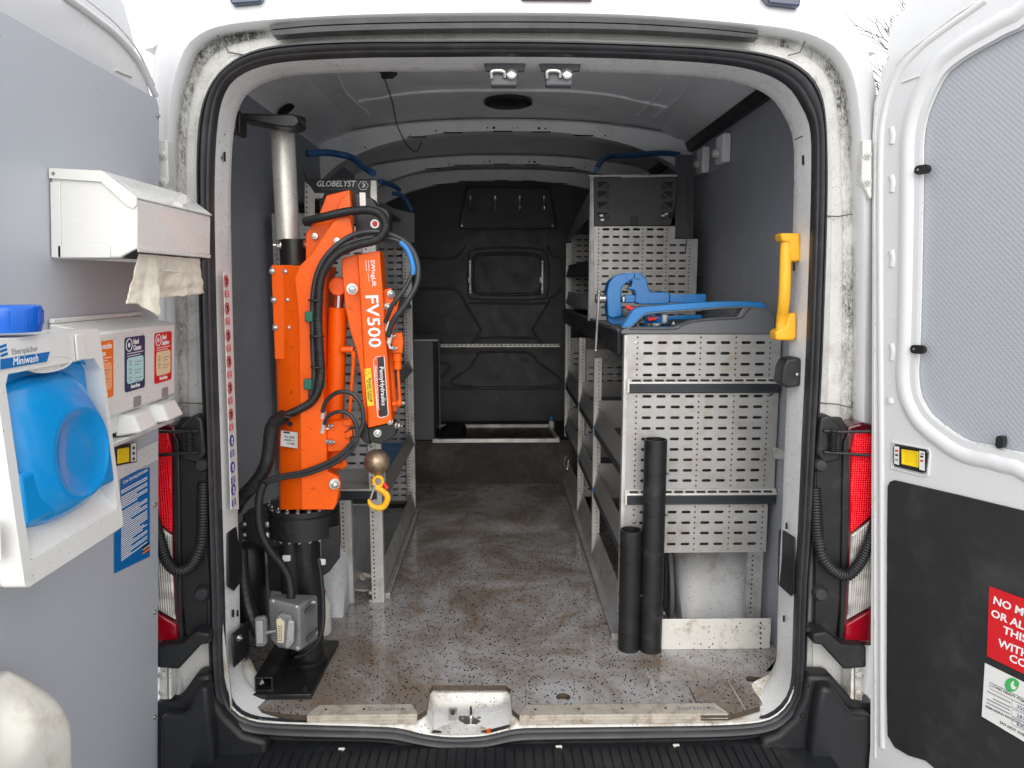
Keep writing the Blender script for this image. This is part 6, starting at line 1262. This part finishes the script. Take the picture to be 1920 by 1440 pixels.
text('3', PY(682, 348, YL-.0065), hu, zu, .019, inkw, gp_, bold=.04, sx=1.4)
ob('header_corner_post', B().prism([PY(x, y, YL-.010) for x, y in ((695, 338), (706, 338), (707, 381), (697, 380), (694, 368))], (0, .02, 0)), alu, lk, .0015)
ws = ob('stepped_plate', B().prism([PY(x, y, YL-.006) for x, y in ((571, 340), (582, 350), (590, 362), (608, 362), (604, 372), (590, 372), (590, 412), (584, 420), (571, 420))], (0, .004, 0)), alu, lk, .001)
for y in (350, 360, 370, 379, 389, 398, 407): ob('plate_hole', B().lathe(PY(575, y, YL-.0065), (0, -1, 0), [(.003, 0), (.003, .0008)], 10), darkhole, ws)
for P in ([(575, 288, .75), (610, 286, .8), (640, 290, .85), (662, 297, .85), (680, 312, .8), (700, 325, .75)], [(735, 362, 1.6), (752, 366, 1.6), (762, 376, 1.6), (772, 396, 1.6)], [(712, 340, .9), (735, 347, 1.1), (748, 356, 1.3)]):
    ob('top_handle_bar', B().tube(cr([PY(*p) for p in P], 6),   .012 if P[0][0] < 700 else .010, 10), dullblue, lk)
ob('tray_side', B().prism([PY(x, y, 1.60) for x, y in ((712, 378), (740, 392), (777, 400), (777, 455), (735, 445), (712, 430))], (0, .004, 0)), shelfgrey, lk)
for zz, hh, m in ((1.07, .05, MATS['tray_aluminium']), (.75, .05, MATS['tray_aluminium']), (.37, .065, MATS['tray_aluminium']), (.035, .085, alud)):
    ob('tray_lip', B().prism([V3((XLr-q, YL+.04, z)) for q, z in ((0, zz), (.004, zz), (.022, zz+hh), (.018, zz+hh+.002))], (0, YLf-YL-.04, 0)), m, lk, .001)
    ob('tray_floor', B().box(-.84, XLr-.004, YL+.04, YLf, zz-.005, zz), m, lk)
for z in (.755, .375, 1.075): ob('blue_mat', B().box(XLr-.22, XLr-.03, YLf-.5, YLf-.02, z, z+.008), blue, lk)
lf = ob('foot_rail', B().box(XLr-.004, XLr+.018, YL+.03, YLf+.03, 0, .024), alud, lk, .002)
b = B(); y = YL+.05
while y < YLf: b.box(XLr+.0175, XLr+.0185, y, y+.008, .009, .017); y += .0165
ob('rail_holes', b, darkhole, lf)
ob('upper_top_board', B().box(-.84, XLr-.02, YL+.06, YLf, 1.47, 1.48), shelfdk, lk)
# ---------- raised box and bench in front of the bulkhead ----------
YS = 2.41
bs_ = thing('storage_bench', 'black boxed step with aluminium edge rails below the bulkhead', 'bench', (0, YS, 0))
zS = PY(930, 826, YS).z
ob('front_board', B().box(-.868, .868, YS, YS+.012, 0, zS), M('black_board', (.03, .028, .026), .6, var=.3, vs=6, dirt=(.10, .095, .085), ds=6, dt=(.48, .8)), bs_)
ob('top_board', B().box(-.868, .868, YS+.012, 3.04, zS-.012, zS), MATS['black_board'], bs_)
ob('edge_rail', B().box(PY(811, 826, YS).x, PY(1049, 826, YS).x, YS-.006, YS+.014, zS-.012, zS+.012), alu, bs_, .002)
ob('back_rail', B().box(PY(812, 799, 2.80).x, PY(1032, 799, 2.80).x, 2.80, 2.82, zS, zS+.022), alu, bs_, .002)
ob('side_rail', B().prism([V3((PY(x, y, d).x, d, zS)) for x, y, d in ((1032, 799, 2.80), (1049, 826, YS), (1042, 826, YS), (1027, 799, 2.80))], (0, 0, .016)), alu, bs_, .001)
sr_ = ob('slotted_rail', B().box(PY(826, 648, 2.80).x, PY(1050, 648, 2.80).x, 2.80, 2.82, PY(900, 651, 2.8).z, PY(900, 645, 2.8).z), alu, bs_, .001)
b = B(); x = PY(830, 648, 2.8).x
while x < .36: b.box(x, x+.018, 2.7992, 2.801, PY(900, 648.2, 2.8).z, PY(900, 646.4, 2.8).z); x += .028
ob('rail_slots', b, darkhole, sr_)
ob('bench_upright', B().box(PY(823, 700, 2.6).x, PY(825, 700, 2.6).x, 2.595, 2.61, zS, PY(824, 638, 2.6).z), shelfgrey, bs_)
cbt = thing('cabinet', 'plain grey cabinet standing on the black step left of the bulkhead', 'cabinet', (PY(795, 820, YS).x, YS+.1, zS))
ob('carcass', B().box(-.80, PY(813, 730, YS+.02).x, YS+.02, YS+.42, zS+.001, PY(795, 640, YS+.02).z), shelfgrey, cbt, .004)
ob('cabinet_top', B().box(-.80, PY(823, 730, YS+.02).x, YS+.015, YS+.43, PY(795, 640, YS+.02).z, PY(795, 636, YS+.02).z), alud, cbt, .002)
cl = B(); base_ = []
random.seed(5)
for j in range(9):
    t = j/8; row = []
    for k in range(26):
        a = 2*math.pi*k/26; rr_ = (1-t**2)**.5
        p = PY(850, 806, 2.62); q = NZ.noise(V3((math.cos(a)*1.5, math.sin(a)*1.5, t*2)))
        row.append(V3((p.x+math.cos(a)*.105*rr_*(1+.5*q), 2.62+math.sin(a)*.09*rr_*(1+.5*q), zS+.001+.055*t*(1+.8*NZ.noise(V3((math.cos(a)*2, math.sin(a)*2, 3)))))))
    base_.append(row)
ob('cloth', cl.loft(base_, True, True, True), clothm, None, ang=80, label='crumpled black cloth lying on the bench below the bulkhead', cat='cloth')
bt = thing('spray_bottle', 'small white bottle with blue cap at the right end of the bench', 'bottle', (PY(1034, 790, 2.78).x, 2.76, zS))
c = V3((PY(1034, 790, 2.76).x, 2.75, zS+.001))
ob('bottle_body', B().lathe(c, (0, 0, 1), [(.017, 0), (.018, .01), (.018, .045), (.010, .055)], 16), offw, bt); ob('bottle_cap', B().lathe(c+V3((0, 0, .055)), (0, 0, 1), [(.011, 0), (.011, .03), (.008, .034)], 16), blue, bt)
# rag and white bottle behind the crane foot
rg = []
for j in range(8):
    t = j/7; row = []
    for k in range(28):
        a = 2*math.pi*k/28; rr_ = max(1-t**1.5, .02)**.6; q = NZ.noise(V3((math.cos(a)*1.8, math.sin(a)*1.8, 7)))
        row.append(V3((-.59+math.cos(a)*.11*rr_*(1+.5*q), .92+math.sin(a)*.07*rr_*(1+.4*q), .002+.035*t*(1+NZ.noise(V3((math.cos(a)*3, math.sin(a)*3, 1)))))))
    rg.append(row)
ob('rag', B().loft(rg, True, True, True), paper, None, ang=80, label='dirty crumpled rag on the floor under the left racking', cat='rag')
wb = thing('milky_bottle', 'white plastic bottle with a red cap behind the crane foot plate', 'bottle', (PY(610, 1180, .5).x, .5, 0))
c = V3((PY(603, 1180, .50).x, .50, .001))
ob('bottle_body', B().lathe(c, (0, 0, 1), [(.030, 0), (.034, .01), (.034, .10), (.024, .125), (.012, .135), (.012, .145)], 24), cream, wb); ob('bottle_cap', B().lathe(c+V3((0, 0, .14)), (.5, 0, .86), [(.014, 0), (.014, .016)], 16), redm, wb)
# air hose bundle hanging on the far upright of the right unit
ob('spring_clip', B().tube(cr([PY(x, y, 1.6) for x, y in ((1062, 855), (1058, 868), (1064, 880), (1066, 862))], 5), .004, 8), chrome, rk)
# ================= SURROUNDINGS =================
gr = ob('ground', B().add([(-60, -60, -.62), (60, -60, -.62), (60, 60, -.62), (-60, 60, -.62)], [(0, 1, 2, 3)]), groundm, None, kind='structure')
# bare tree far behind the van, seen between body and right door
tr = thing('bare_tree', 'leafless winter tree behind the van, seen between its body and the right door', 'tree', (4.95, 7.2, -.62))
random.seed(11); bt_, bb = B(), B()
def grow(p, d, L_, r, lv):
    if lv == 0: return
    q = p+d*L_; m = p.lerp(q, .5)+V3((random.uniform(-1, 1), random.uniform(-1, 1), 0))*L_*.06
    (bt_ if lv > 7 else bb).tube([p, m, q], r, 5 if lv < 4 else 8, rf=lambda i: r*(1-.15*i))
    for k in range(3 if lv > 2 else 3):
        a = random.uniform(0, 6.283); s_ = random.uniform(.25, .6)
        nd = (d+V3((math.cos(a), math.sin(a), .15))*s_).normalized(); grow(q if k < 2 else m, nd, L_*random.uniform(.66, .86), max(r*.62, .0042), lv-1)
grow(V3((4.95, 7.2, -.62)), V3((0, 0, 1)), 1.45, .09, 8)
ob('trunk', bt_, barkm, tr); ob('branches', bb, barkm, tr)
